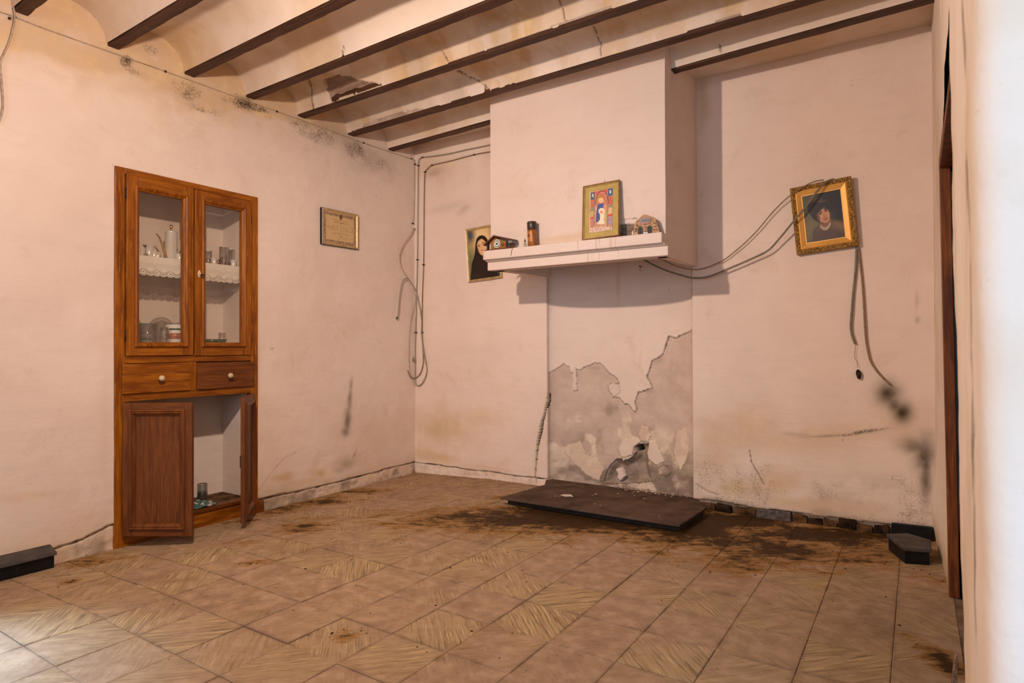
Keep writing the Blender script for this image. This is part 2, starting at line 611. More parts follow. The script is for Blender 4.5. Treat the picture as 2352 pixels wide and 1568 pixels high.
def thin_glass(name, tint=(1, 1, 1), haze=0.05, gloss=0.12, hazecol=(0.6, 0.58, 0.55)):
    N = NT(name)
    t = N.t
    tr = t.nodes.new('ShaderNodeBsdfTransparent')
    tr.inputs[0].default_value = (*tint, 1)
    gl = t.nodes.new('ShaderNodeBsdfGlossy')
    gl.inputs['Roughness'].default_value = 0.06
    di = t.nodes.new('ShaderNodeBsdfDiffuse')
    di.inputs[0].default_value = (*hazecol, 1)
    fr = t.nodes.new('ShaderNodeLayerWeight')
    fr.inputs[0].default_value = 0.25
    a = t.nodes.new('ShaderNodeMixShader')
    a.inputs[0].default_value = haze
    t.links.new(tr.outputs[0], a.inputs[1])
    t.links.new(di.outputs[0], a.inputs[2])
    b = t.nodes.new('ShaderNodeMixShader')
    f = N.m('ADD', N.m('MULTIPLY', fr.outputs['Facing'], gloss * 2), gloss * 0.25, clamp=True)
    t.links.new(f, b.inputs[0])
    t.links.new(a.outputs[0], b.inputs[1])
    t.links.new(gl.outputs[0], b.inputs[2])
    t.links.new(b.outputs[0], t.nodes['Material Output'].inputs[0])
    return N.mat


M['pane'] = thin_glass('dusty_window_glass', (0.97, 0.95, 0.92), 0.03, 0.05)
M['glass'] = thin_glass('clear_drinking_glass', (0.985, 0.98, 0.97), 0.02, 0.45)
M['smoke'] = thin_glass('smoky_glass', (0.84, 0.83, 0.81), 0.12, 0.3, (0.35, 0.33, 0.31))
M['jar'] = thin_glass('jar_glass', (0.80, 0.84, 0.82), 0.08, 0.4)
M['liquid'] = flatmat('dark_liquid', (0.006, 0.010, 0.012), 0.15)


def painted(name, rough=0.5):
    N = NT(name)
    c = N.attr('paint').outputs['Color']
    return N.out(c, rough, spec=0.3)


M['paint'] = painted('painted_print', 0.6)
M['paint_gloss'] = painted('varnished_photo_print', 0.35)


def ornate():
    N = NT('carved_gilt_border')
    o = N.tc.outputs['Object']
    v = N.t.nodes.new('ShaderNodeTexVoronoi')
    v.inputs['Scale'].default_value = 95
    N.put(v.inputs['Vector'], o)
    n = N.noise(o, 60, 4, 0.6)
    h = N.m('ADD', v.outputs['Distance'], N.m('MULTIPLY', n, 0.5))
    col = N.mix(N.ramp(h, 0.35, 0.8), (0.10, 0.05, 0.010), (0.40, 0.22, 0.05))
    N.bump(h, 0.9, 0.01)
    return N.out(col, 0.45, 0.3)


M['ornate'] = ornate()


def cloth_pattern():
    N = NT('blue_green_patterned_rag')
    o = N.tc.outputs['Object']
    v = N.t.nodes.new('ShaderNodeTexVoronoi')
    v.inputs['Scale'].default_value = 38
    N.put(v.inputs['Vector'], o)
    a = N.mix(N.ramp(v.outputs['Distance'], 0.35, 0.5), (0.03, 0.075, 0.085), (0.50, 0.42, 0.34))
    b = N.mix(N.ramp(N.noise(o, 25, 2), 0.48, 0.55), a, (0.05, 0.13, 0.12))
    return N.out(b, 0.9)


M['rag'] = cloth_pattern()

# floor tile: diagonal veins in relief, dust, and brown wet stains laid out in the room, painted slab shadow included
STAINS_SHADE = []


def floor_stain_shade(px, py, rx, ry, s):
    c = FL(px, py)
    a = FL(px + rx, py)
    b = FL(px, py + ry)
    STAINS_SHADE.append((c, math.hypot(a[0] - c[0], a[1] - c[1]), math.hypot(b[0] - c[0], b[1] - c[1]), s))


for q in [(1350, 1190, 230, 20, 1.55), (1600, 1205, 60, 34, 1.5), (1690, 1195, 110, 16, 1.4), (1900, 1228, 170, 14, 1.35), (1560, 1225, 90, 18, 1.3), (800, 1120, 90, 8, .8), (640, 1155, 60, 14, .95), (560, 1185, 40, 10, .8), (200, 1275, 90, 16, .75), (1330, 1190, 190, 30, 1.0), (1190, 1172, 60, 16, .9), (1480, 1222, 120, 22, .95), (1620, 1215, 120, 45, 1.0),  # first band: dirt plus painted slab shadow along the hearth front
          (1760, 1255, 190, 45, 1.0), (1730, 1215, 150, 28, .9), (1960, 1245, 110, 40, .9), (1980, 1285, 90, 20, .7),
          (1700, 1300, 110, 22, .75), (1250, 1208, 80, 12, .8), (700, 1205, 75, 22, .8), (745, 1142, 70, 12, .8),
          (620, 1165, 45, 12, .8), (590, 1290, 55, 12, .62), (560, 1240, 70, 12, .55), (870, 1185, 50, 10, .6),
          (970, 1190, 40, 8, .7), (1160, 1142, 40, 6, .8), (160, 1329, 20, 5, .9), (790, 1460, 45, 14, .72),
          (1520, 1270, 70, 14, .6), (1470, 1255, 70, 10, .55), (2170, 1520, 42, 42, 1.0), (2150, 1330, 45, 20, .6),
          (1100, 1165, 30, 8, .6), (640, 1350, 60, 14, .4), (920, 1240, 45, 8, .45), (2085, 1240, 60, 20, .7),
          (1320, 1240, 120, 14, .5)]:
    floor_stain_shade(*q)


def stain_shade_mask(N, P, lst):
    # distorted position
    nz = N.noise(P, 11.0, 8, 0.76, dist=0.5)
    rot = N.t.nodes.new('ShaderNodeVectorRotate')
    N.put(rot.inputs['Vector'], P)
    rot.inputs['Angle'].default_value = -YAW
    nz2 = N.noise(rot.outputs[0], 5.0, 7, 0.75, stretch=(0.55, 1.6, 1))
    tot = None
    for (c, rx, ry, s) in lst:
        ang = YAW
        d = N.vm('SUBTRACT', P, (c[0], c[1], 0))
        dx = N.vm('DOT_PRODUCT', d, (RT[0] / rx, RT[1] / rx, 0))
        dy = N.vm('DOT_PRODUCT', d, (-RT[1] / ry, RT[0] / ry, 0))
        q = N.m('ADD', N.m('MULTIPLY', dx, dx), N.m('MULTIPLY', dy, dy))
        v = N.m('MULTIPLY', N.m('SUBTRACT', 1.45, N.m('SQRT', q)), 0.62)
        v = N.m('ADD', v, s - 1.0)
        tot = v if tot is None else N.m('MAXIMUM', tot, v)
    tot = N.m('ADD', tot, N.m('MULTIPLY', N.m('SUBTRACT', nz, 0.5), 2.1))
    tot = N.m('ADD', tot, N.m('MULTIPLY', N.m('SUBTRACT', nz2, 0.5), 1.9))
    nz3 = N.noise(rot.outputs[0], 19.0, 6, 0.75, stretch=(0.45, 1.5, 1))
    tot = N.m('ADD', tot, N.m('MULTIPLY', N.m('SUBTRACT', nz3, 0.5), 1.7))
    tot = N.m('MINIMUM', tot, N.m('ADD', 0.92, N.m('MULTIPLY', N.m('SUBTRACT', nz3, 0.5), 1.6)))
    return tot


def tile_mat():
    N = NT('veined_cement_tile')
    o = N.tc.outputs['Object']
    P = N.geo.outputs['Position']
    oi = N.t.nodes.new('ShaderNodeObjectInfo')
    rnd = oi.outputs['Random']
    s = N.vm('DOT_PRODUCT', o, (0.7071, -0.7071, 0))
    t = N.vm('DOT_PRODUCT', o, (0.7071, 0.7071, 0))
    cx = N.t.nodes.new('ShaderNodeCombineXYZ')
    wob = N.m('MULTIPLY', N.m('SUBTRACT', N.noise(o, 9, 3), 0.5), 0.02)
    N.put(cx.inputs[0], N.m('ADD', s, wob))
    N.put(cx.inputs[1], N.m('MULTIPLY', t, 0.035))
    N.put(cx.inputs[2], N.m('MULTIPLY', rnd, 40))
    st = N.noise(cx.outputs[0], 185, 2, 0.6)
    st2 = N.noise(cx.outputs[0], 45, 3, 0.6)
    col = N.mix(N.ramp(st2, 0.35, 0.65), (0.30, 0.205, 0.105), (0.41, 0.285, 0.150))
    col = N.mix(N.ramp(st, 0.56, 0.68, 0, 0.85), col, (0.64, 0.46, 0.235))
    col = N.mix(N.ramp(st, 0.45, 0.36, 0, 0.85), col, (0.13, 0.088, 0.045))
    # dust film
    dust = N.noise(P, 2.6, 6, 0.62)
    dust2 = N.noise(P, 14, 5, 0.6)
    df = N.ramp(N.m('ADD', N.m('ADD', dust, N.m('MULTIPLY', dust2, 0.25)), N.m('MULTIPLY', rnd, 0.30)), 0.50, 0.92, 0.10, 0.95)
    dcol = N.mix(N.ramp(dust2, 0.35, 0.7), (0.29, 0.185, 0.115), (0.41, 0.275, 0.175))
    col = N.mix(df, col, dcol)
    # rim grime
    ab = N.vm('ABSOLUTE', o)
    sx = N.t.nodes.new('ShaderNodeSeparateXYZ')
    N.put(sx.inputs[0], ab)
    edge = N.m('MAXIMUM', sx.outputs[0], sx.outputs[1])
    ef = N.m('MULTIPLY', N.ramp(edge, 0.112, 0.128), N.ramp(N.noise(P, 9, 4), 0.4, 0.65, 0.0, 0.5))
    col = N.mix(ef, col, (0.14, 0.085, 0.06))
    tot = stain_shade_mask(N, P, STAINS_SHADE)
    grime = N.noise(P, 3.3, 7, 0.7, dist=0.5)
    col = N.mix(N.ramp(grime, 0.50, 0.68, 0, 0.42), col, (0.165, 0.095, 0.055))
    gr2 = N.noise(P, 21, 6, 0.72)
    col = N.mix(N.ramp(gr2, 0.58, 0.72, 0, 0.42), col, (0.13, 0.075, 0.04))
    col = N.mix(N.ramp(gr2, 0.40, 0.30, 0, 0.30), col, (0.52, 0.37, 0.25))
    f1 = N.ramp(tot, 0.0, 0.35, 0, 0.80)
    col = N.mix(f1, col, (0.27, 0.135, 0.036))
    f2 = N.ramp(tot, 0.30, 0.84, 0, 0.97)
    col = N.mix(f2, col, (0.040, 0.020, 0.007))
    # scattered droppings
    vor = N.noise(P, 26, 4, 0.6)
    col = N.mix(N.ramp(vor, 0.70, 0.74, 0, 0.8), col, (0.075, 0.042, 0.02))
    r = N.ramp(tot, 0.15, 0.6, 0.72, 0.6)
    N.bump(N.m('ADD', N.m('MULTIPLY', st, 0.8), N.m('MULTIPLY', dust2, 0.8)), 0.22, 0.006)
    return N.out(col, r, spec=0.08)


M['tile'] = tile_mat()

# ------------------------------------------------------------------ room shell: plan dimensions (metres)
W_R = 3.716                    # far right corner
Z_TOP = 2.95
CAB_Y0, CAB_Y1, CAB_TOP = -2.402, -1.543, 2.038
ZB = 2.677                     # underside of the beams
BY = [-5.24, -4.83, -4.42, -4.01, -3.60, -3.20, -2.80, -2.385, -1.965, -1.56, -1.156, -0.697, -0.2625]
SK = [-.08, -.08, -.08, -.08, -.08, -.08, -.08, -.0765, -.109, -.076, -.067, -.108, -.221]


def floor_z(x, y):
    return -0.032 * max(0.0, 1 - max(x, 0) / 0.85)


# ---- floor: mortar bed with every visible tile as a piece of its own
mb = MB()
xs_, ys_ = [-0.4, 0.0, 0.4, 0.85, 1.8, 4.9], [-5.8, -3.6, 0.25]
for i in range(len(xs_)):
    for j in range(len(ys_)):
        mb.v.append((xs_[i], ys_[j], floor_z(xs_[i], ys_[j]) - 0.0032))
for i in range(len(xs_) - 1):
    for j in range(len(ys_) - 1):
        a = i * len(ys_) + j
        mb.f.append((a, a + len(ys_), a + len(ys_) + 1, a + 1))
        mb.m.append(0)
        mb.sm.append(False)
floor = tag(mb.build('floor', M['mortar']), kind='structure')

TS = 0.2575


def tile_mesh(x0, x1, y0, y1, rot):
    """one tile, centred, x0..y1 clip it; rot turns the veins"""
    g = 0.0006 + 0.0008 * random.random()
    m = MB()
    c, s = (0, -1) if rot else (1, 0)
    pts = [(x0 + g, y0 + g), (x1 - g, y0 + g), (x1 - g, y1 - g), (x0 + g, y1 - g)]
    if rot:
        pts = [(p[1], -p[0]) for p in pts]
    q = 0.0025
    ctr = (sum(p[0] for p in pts) / 4, sum(p[1] for p in pts) / 4)
    ins = [(p[0] + math.copysign(q, ctr[0] - p[0]), p[1] + math.copysign(q, ctr[1] - p[1])) for p in pts]
    vs = [(p[0], p[1], -0.012) for p in pts] + [(p[0], p[1], -0.0015) for p in pts] + [(p[0], p[1], 0) for p in ins]
    fs = [(0, 1, 5, 4), (1, 2, 6, 5), (2, 3, 7, 6), (3, 0, 4, 7), (4, 5, 9, 8), (5, 6, 10, 9), (6, 7, 11, 10), (7, 4, 8, 11), (8, 9, 10, 11)]
    m.add(vs, fs)
    o = m.build('tile', M['tile'], floor)
    return o


full = []
H2 = TS / 2
n_t = 0
for i in range(-1, 16):
    for j in range(-7, 8):
        xa, ya = 3.56 - (i) * TS, -1.595 + j * TS
        xb, yb = xa + TS, ya + TS
        cx, cy = xa + H2, ya + H2
        X0, X1 = max(xa, 0.0), min(xb, 3.76)
        Y0, Y1 = max(ya, -3.45), min(yb, 0.16)
        if X1 - X0 < 0.02 or Y1 - Y0 < 0.02:
            continue
        if cy > 0.05 and not (1.2 < cx < 2.5):
            Y1 = min(Y1, 0.02)
            if Y1 - Y0 < 0.02:
                continue
        rot = (i + j) % 2 != (6 + -2) % 2
        clip = (X1 - X0 < TS - 1e-4) or (Y1 - Y0 < TS - 1e-4)
        if clip:
            o = tile_mesh(X0 - cx, X1 - cx, Y0 - cy, Y1 - cy, rot)
        else:
            if len(full) < 4:
                o = tile_mesh(-H2, H2, -H2, H2, False)
                full.append(o)
            else:
                o = random.choice(full).copy()
                COL.objects.link(o)
        fz = floor_z(cx, cy)
        tx = 0.0 if cx > 0.85 else 0.032 / 0.85
        o.location = (cx, cy, fz + random.uniform(-0.0012, 0.0012))
        e = Matrix.Rotation(-tx, 4, 'Y') @ Matrix.Rotation(random.uniform(-.004, .004), 4, 'X') @ Matrix.Rotation(PI / 2 if rot else 0, 4, 'Z')
        o.rotation_euler = e.to_euler()
        n_t += 1

# ---- back wall with the curved fire recess, its broken plaster, crack and lost skirting
RX0, RX1 = 1.312, 2.408
xs = np.concatenate([np.arange(-0.02, 1.15, .0125), np.arange(1.15, RX0 - .002, .005), [RX0 - .0008, RX0 + .0008],
                     np.arange(RX0 + .005, RX1 - .002, .005), [RX1 - .0008, RX1 + .0008], np.arange(RX1 + .01, 2.74, .0125), np.arange(2.74, 2.92, .004), np.arange(2.925, 3.74, .0125), [3.76]])
zs = np.concatenate([np.arange(-0.06, 1.63, .006), np.arange(1.65, Z_TOP + .03, .03)])
X, Z = np.meshgrid(xs, zs)
C6 = lambda x, y: BW(1100 + x / 2.45, 600 + y / 2.45, 0.10)      # survey of the recess
C6w = lambda x, y: BW(1100 + x / 2.45, 600 + y / 2.45, 0.0)
rec = (X > RX0) & (X < RX1) & (Z < 1.9)
u = np.clip((X - 0.5 * (RX0 + RX1)) / (0.5 * (RX1 - RX0)), -1, 1)
depth = np.where(rec, 0.025 + 0.125 * (1 - np.abs(u) ** 2.6) ** 0.55, 0.0)
Y = depth + (fbm(X, Z, 1.7, 3, 5) - 0.5) * 0.012 + (fbm(X, Z, 9, 3, 8) - 0.5) * 0.004
damp = blobs(X, Z, BW, [(1010, 985, 80, 60, 0, 0.74), (1100, 960, 90, 40, 0, 0.47), (1010, 1050, 60, 18, 8, 0.81), (1130, 1080, 60, 14, 8, 0.61),
                        (1700, 985, 160, 40, 0, 0.57), (1640, 1060, 60, 60, 0, 0.61), (1900, 1000, 200, 30, -3, 0.51), (1690, 1120, 80, 30, 0, 0.81),
                        (1790, 1110, 60, 35, 0, 0.68), (2080, 960, 90, 50, 0, 0.34), (1850, 1160, 200, 22, 6, 0.68), (1000, 385, 70, 40, 0, 0.47),
                        (1615, 210, 14, 50, 0, 0.81), (1900, 300, 120, 90, 0, 0.16)], 11)
damp = np.maximum(damp, 0.75 * sstep(0.10, 0.02, Z + 0.06 * (fbm(X, Z, 6, 3, 31) - .5)) * (X > RX1))
soot_shade = blobs(X, Z, BW, [(2036, 905, 34, 32, 0, 1.0), (2055, 930, 36, 22, 50, .85), (2073, 947, 26, 28, 0, 1.0), (2105, 1027, 42, 24, 12, .85), (2123, 1042, 30, 46, 5, 1.0),
                        (2126, 1100, 17, 66, 0, .8), (2116, 1030, 26, 20, 20, .95), (2127, 1065, 16, 36, 0, .9), (1065, 480, 20, 9, -30, .35), (998, 396, 22, 9, -20, .40), (1030, 475, 50, 10, -15, .18), (1000, 985, 40, 16, 0, .12),
                        (1900, 1001, 70, 4, -3, .35), (1990, 992, 55, 4, -9, .42), (1830, 998, 50, 6, 5, .25), (2108, 735, 5, 9, 0, .5), (2107, 690, 4, 24, 0, .3), (1395, 942, 10, 12, 0, .35)], 21, .22)
mold = blobs(X, Z, BW, [(1900, 1001, 60, 3.5, -3, .45), (1990, 990, 50, 4, -9, .6), (1990, 1040, 90, 20, 0, .2), (1745, 1120, 45, 14, 20, .3), (1800, 1130, 60, 14, 10, .3),
                        (2110, 1150, 40, 40, 0, .3), (1935, 1010, 4, 4, 0, .5), (1860, 1060, 80, 20, 0, .22)], 22)
under_ = np.zeros(X.shape)
cream = np.zeros(X.shape)
soot_shade = np.maximum(soot_shade, .62 * sstep(.105, .02, Z + .08 * (fbm(X, Z, 6, 4, 43) - .5)) * (X > RX1))
soot_shade = np.maximum(soot_shade, .20 * sstep(.52, .72, fbm(X, Z, 6, 5, 44)) * sstep(.42, .2, Z) * (X > RX1))
zb = 0.055 + 0.02 * (fbm(X, Z, 5, 3, 77) - .5)
mold = np.maximum(mold, .36 * sstep(.45, .66, fbm(X, Z, 5, 5, 46)) * sstep(.52, .25, Z) * (X > RX1))
damp = np.maximum(damp, .55 * np.exp(-((Z - .47 - .05 * (fbm(X, Z, 3, 3, 47) - .5) - .03 * np.sin(X * 2.2)) / .075) ** 2) * sstep(RX1, RX1 + .1, X) * sstep(3.55, 3.1, X))
mold = np.maximum(mold, 0.60 * sstep(0.14, 0.0, Z + .12 * (fbm(X, Z, 5, 4, 41) - .5)) * (X > RX1))
mold = np.maximum(mold, 0.25 * sstep(0.05, -0.02, Z) * (X < RX0))
bare = np.zeros(X.shape)
# lost skirting: rough mortar band with a crack along its top
left_pier = X <= RX0
lo = (Z < zb) & ~rec
Y = Y + np.where(lo, 0.012 + (fbm(X, Z, 22, 4, 14) - .5) * .016, 0)
bare = np.where(lo & left_pier, 0.42, bare)
bare = np.where(lo & ~left_pier, 0.62, bare)
cr = np.abs(Z - zb) < .0042
Y = Y + np.where(cr & left_pier, 0.014, 0)
soot_shade = np.where(cr & left_pier, np.maximum(soot_shade, .25 + .6 * sstep(.35, .6, fbm(X, Z, 14, 3, 33))), soot_shade)
# long open crack beside the recess
ck = [C6w(*q) for q in [(385, 745), (383, 790), (372, 850), (356, 905), (350, 945), (340, 990), (330, 1040), (325, 1090), (322, 1130), (317, 1190), (318, 1255)]]
dck = d_line(X, Z, ck)
wck = np.interp(Z, [ck[-1][1], ck[7][1], ck[4][1], ck[2][1], ck[0][1]], [.004, .0085, .0145, .009, .004]) + .005 * (fbm(X, Z, 30, 3, 2) - .5)
crk = (dck < wck) & (X < RX0 + .02)
Y = np.where(crk, Y + 0.05, Y)
soot_shade = np.where(crk, 1.0, soot_shade)  # shade inside the open crack painted in as a dark tone
damp = np.maximum(damp, 0.35 * np.exp(-(dck / .02) ** 2) * left_pier)
# recess: upper coat still on, undercoat below, a hole to the stone at the foot
up = [(360, -200), (360, 470), (392, 480), (405, 520), (412, 560), (416, 625), (432, 618), (450, 598), (482, 574), (505, 592), (515, 632), (540, 600), (556, 615), (575, 600),
      (600, 588), (640, 574), (676, 575), (700, 602), (716, 630), (748, 648), (768, 660), (778, 692), (730, 692), (712, 702), (716, 735),
      (745, 768), (782, 770), (800, 800), (835, 812), (862, 850), (872, 840), (864, 790), (882, 735), (925, 728), (962, 716), (945, 680),
      (932, 645), (950, 600), (962, 560), (1000, 540), (1026, 520), (1044, 470), (1062, 418), (1105, 428), (1150, 410), (1178, 402), (1215, 380), (1215, -200)]
up = [C6(*q) for q in up]
jx = X + .010 * (fbm(X, Z, 40, 3, 51) - .5)
jz = Z + .016 * (fbm(X, Z, 40, 3, 52) - .5)
coat = in_poly(jx, jz, up) & rec
under = rec & ~coat
Y = np.where(coat, Y - 0.011, Y)
Y = np.where(under, Y + (fbm(X, Z, 14, 4, 60) - .5) * .008, Y)
dl = d_line(jx, jz, up)
rim = under & (dl < .0045 + .006 * (fbm(X, Z, 12, 3, 53) - .4))
soot_shade = np.where(rim, np.maximum(soot_shade, .62), soot_shade)  # shadow under the coat's broken edge painted in as a dark rim
Y = np.where(rim, Y + .006, Y)
halo = under & (dl < .035)
damp = np.where(halo, np.maximum(damp, .42 * sstep(.035, .0, dl) * sstep(.4, .6, fbm(X, Z, 10, 3, 54))), damp)
zn = Z + 0.25 * (fbm(X, Z, 4, 4, 71) - .5)
under_ = np.where(under, .85, 0)
bare = np.where(under, .14 + .35 * sstep(.60, .30, zn) * sstep(.40, .62, fbm(X, Z, 6, 5, 74)), bare)
cream = np.where(under, sstep(.60, .42, zn) * sstep(.54, .61, fbm(X, Z, 8, 5, 76)), cream)
damp = np.where(under, np.maximum(damp, .45 * sstep(.62, .2, zn) * fbm(X, Z, 9, 4, 75) * 1.6), damp)
rm = blobs(X, Z, C6, [(480, 1185, 70, 45, 10, .55), (400, 1210, 30, 60, 0, .5), (560, 1230, 60, 30, 0, .3), (725, 840, 22, 28, 0, .5), (1180, 1270, 50, 80, 0, .7),
                      (1060, 1270, 60, 30, 0, .4), (1170, 1100, 30, 70, 0, .25), (960, 950, 30, 20, 0, .25), (880, 1190, 60, 60, 0, .12), (1000, 545, 25, 18, -30, .35),
                      (640, 600, 50, 10, 0, .3), (470, 1120, 60, 20, 0, .3), (740, 640, 40, 10, 30, .3), (940, 730, 30, 12, 0, .35)], 81)
soot_shade = np.where(under, np.maximum(soot_shade, rm * .80), soot_shade)
soot_shade = np.where(under, np.maximum(soot_shade, .62 * sstep(.46, .64, fbm(X, Z, 8, 5, 84)) * sstep(.48, .18, zn)), soot_shade)
soot_shade = np.where(rec, np.maximum(soot_shade, .30 * sstep(.985, 1.0, np.abs(u))), soot_shade)  # darker along both side edges of the recess
mold = np.where(under, np.maximum(mold, rm * .35), mold)
dr = blobs(X, Z, C6, [(770, 120, 14, 150, 0, .5), (420, 150, 22, 130, 0, .45), (560, 60, 200, 20, 0, .25), (895, 560, 10, 70, 5, .3)], 83, .5)
damp = np.where(rec, np.maximum(damp, dr), damp)
st = fbm(X, Z * .08, 60, 2, 85)
mold = np.where(coat & (Z > 1.30), np.maximum(mold, .34 * sstep(.72, .86, st)), mold)
hole = [C6(*q) for q in [(690, 1240), (700, 1190), (715, 1165), (750, 1120), (785, 1115), (800, 1130), (845, 1105), (868, 1080), (862, 1045), (890, 1033), (952, 1030),
                         (936, 1080), (940, 1150), (955, 1215), (962, 1250), (800, 1262), (690, 1262)]]
hm = in_poly(jx, jz, hole)
hd = d_line(jx, jz, hole)
Y = np.where(hm, Y + .018 + .045 * sstep(0, .05, hd) + (fbm(X, Z, 12, 4, 91) - .5) * .04, Y)
bare = np.where(hm, .85, bare)
damp = np.where(hm, 0, damp)
mold = np.where(hm, 0, mold)
soot_shade = np.where(hm, .30 + .5 * (fbm(X, Z, 10, 3, 92) - .3), soot_shade)
soot_shade = np.where(in_poly(jx, jz, hole) & (hd < .005), .8, soot_shade)
cream = np.where(hm, 0, cream)
under_ = np.where(hm, 0, under_)
deep = in_poly(jx, jz, [C6(*q) for q in [(866, 1074), (866, 1045), (885, 1036), (906, 1034), (908, 1060), (890, 1078)]])
Y = np.where(deep, Y + .07, Y)
soot_shade = np.where(deep, 1.0, soot_shade)


def flake(poly, h, b=0.0, d=0.0):
    global Y, bare, damp, mold, under_, cream, soot_shade
    m_ = in_poly(jx, jz, [C6(*q) for q in poly])
    Y = np.where(m_, depth - h + (fbm(X, Z, 20, 3, 95) - .5) * .006, Y)
    bare = np.where(m_, b, bare)
    damp = np.where(m_, d, damp)
    mold = np.where(m_, 0.0, mold)
    under_ = np.where(m_, .15, under_)
    soot_shade = np.where(m_, 0, soot_shade)
    rim_ = (d_line(jx, jz, [C6(*q) for q in poly + poly[:1]]) < .0035) & ~m_
    soot_shade = np.where(rim_ & rec, np.maximum(soot_shade, .4), soot_shade)


flake([(752, 1175), (785, 1172), (805, 1215), (780, 1243), (762, 1225), (768, 1200)], .0)
flake([(950, 1010), (985, 1012), (1010, 1070), (1040, 1130), (990, 1150), (945, 1120), (938, 1085)], .012)
flake([(900, 930), (940, 930), (955, 985), (940, 1020), (900, 1012), (885, 980)], .010, 0, .5)
flake([(718, 700), (740, 690), (775, 694), (785, 735), (745, 765), (722, 735)], .016)
flake([(525, 605), (542, 600), (546, 730), (526, 732)], .017)
flake([(800, 1010), (870, 990), (900, 1020), (860, 1045), (850, 1090), (790, 1110), (770, 1060)], .010, .1)
flake([(480, 1040), (560, 1010), (590, 1090), (650, 1110), (690, 1170), (660, 1240), (590, 1200), (520, 1120), (490, 1080)], .003, 0, .5)
flake([(1110, 960), (1160, 930), (1190, 1000), (1180, 1090), (1130, 1180), (1090, 1080)], .003, 0, .45)
ringd = np.abs(d_line(jx, jz, [C6(*q) for q in [(1000, 1155), (1030, 1140), (1065, 1150), (1072, 1185), (1050, 1200), (1015, 1195)]]))
rg = rec & (ringd < .010)
Y = np.where(rg, Y - .010, Y)
bare = np.where(rg, 0, bare)
mold = np.where(rg, 0, mold)
# hairline cracks
for pts, wd in [([BW(*q) for q in [(1722, 1035), (1726, 1062), (1740, 1085), (1755, 1113)]], .0032),
                ([BW(*q) for q in [(1600, 1112), (1628, 1130), (1650, 1136)]], .003)]:
    dd = d_line(X, Z, pts)
    Y = np.where(dd < wd, Y + .008, Y)
    soot_shade = np.where(dd < wd, .6, soot_shade)
hair = d_line(X, Z, [C6(*q) for q in [(932, 305), (905, 385), (898, 460), (930, 515)]])
mold = np.where((hair < .003) & rec, .35, mold)
P = np.stack([X, Y, Z], -1)
wall_back = tag(grid_obj('wall_back', P, M['back'], dict(damp=damp, mold=mold, bare=bare, soot_shade=np.clip(soot_shade, 0, 1), under=under_, cream=cream)), kind='structure')

# ---- left wall with the cupboard niche
ys = np.concatenate([np.arange(-3.45, CAB_Y0, .0125), [CAB_Y0, CAB_Y0 + .0005], np.arange(CAB_Y0 + .03, CAB_Y1 - .02, .03), [CAB_Y1 - .0005], np.arange(CAB_Y1, 0.02, .0125), [0.03]])
zs = np.concatenate([np.arange(-0.09, 0.32, .007), np.arange(.33, CAB_TOP - .01, .014), [CAB_TOP - .0005, CAB_TOP], np.arange(CAB_TOP + .014, Z_TOP + .03, .0125)])
Yg, Zg = np.meshgrid(ys, zs)
Xg = (fbm(Yg, Zg, 1.6, 3, 105) - .5) * .014 + (fbm(Yg, Zg, 8, 3, 106) - .5) * .005
damp = blobs(Yg, Zg, LW, [(60, 90, 150, 60, 18, .75), (200, 150, 120, 40, 15, .6), (330, 200, 110, 50, 25, .55), (430, 225, 60, 40, 30, .85), (375, 185, 18, 22, 0, 1.0),
                          (520, 260, 90, 40, 20, .55), (640, 300, 60, 25, 20, .3), (240, 70, 70, 40, 30, .6), (380, 130, 45, 35, 40, .6),
                          (645, 1097, 35, 9, -10, .9), (735, 1087, 20, 14, 0, 1.0), (800, 1060, 60, 22, -15, .5), (690, 1110, 90, 16, -12, .6), (850, 1010, 100, 60, -10, .28), (930, 1000, 40, 80, 0, .3),
                          (620, 1125, 30, 20, 0, .6), (60, 1140, 80, 10, -5, .45), (200, 1190, 70, 30, -10, .3), (230, 1215, 40, 30, 0, .4), (100, 1240, 100, 25, -12, .3), (240, 1000, 14, 200, 0, .2)], 111)
tide = [LW(*q) for q in [(-400, 60), (-150, 110), (0, 132), (40, 150), (100, 158), (150, 184), (200, 196), (250, 190), (300, 192), (335, 208), (380, 245), (430, 272), (500, 284), (560, 274), (620, 288), (690, 300), (760, 322), (830, 345), (957, 372), (957, 200), (-400, -400)]]
ty, tz = Yg + .05 * (fbm(Yg, Zg, 8, 4, 115) - .5), Zg + .07 * (fbm(Yg, Zg, 8, 4, 116) - .5)
ins = in_poly(ty, tz, tide)
td = d_line(ty, tz, tide[:-2])
fade = sstep(-.55, -1.0, Yg)
damp = np.maximum(damp, np.where(ins, (.85 * sstep(0, .08, td) + .18 * np.exp(-(td / .02) ** 2)), .22 * np.exp(-(td / .025) ** 2)) * fade)
mold = blobs(Yg, Zg, LW, [(290, 140, 20, 18, 0, .85), (310, 165, 45, 14, 20, .5), (560, 238, 55, 24, 20, .85), (600, 252, 30, 14, 20, .75), (470, 255, 60, 14, 15, .5), (745, 312, 50, 26, 25, .52), (815, 340, 40, 26, 20, .6),
                          (700, 290, 40, 18, 20, .45), (760, 340, 26, 14, 0, .3), (860, 375, 60, 30, 20, .42), (430, 205, 40, 28, 20, .55), (150, 125, 60, 30, 15, .16), (340, 110, 40, 25, 30, .5), (590, 1128, 20, 14, 0, .4), (420, 300, 60, 14, 10, .2)], 121)
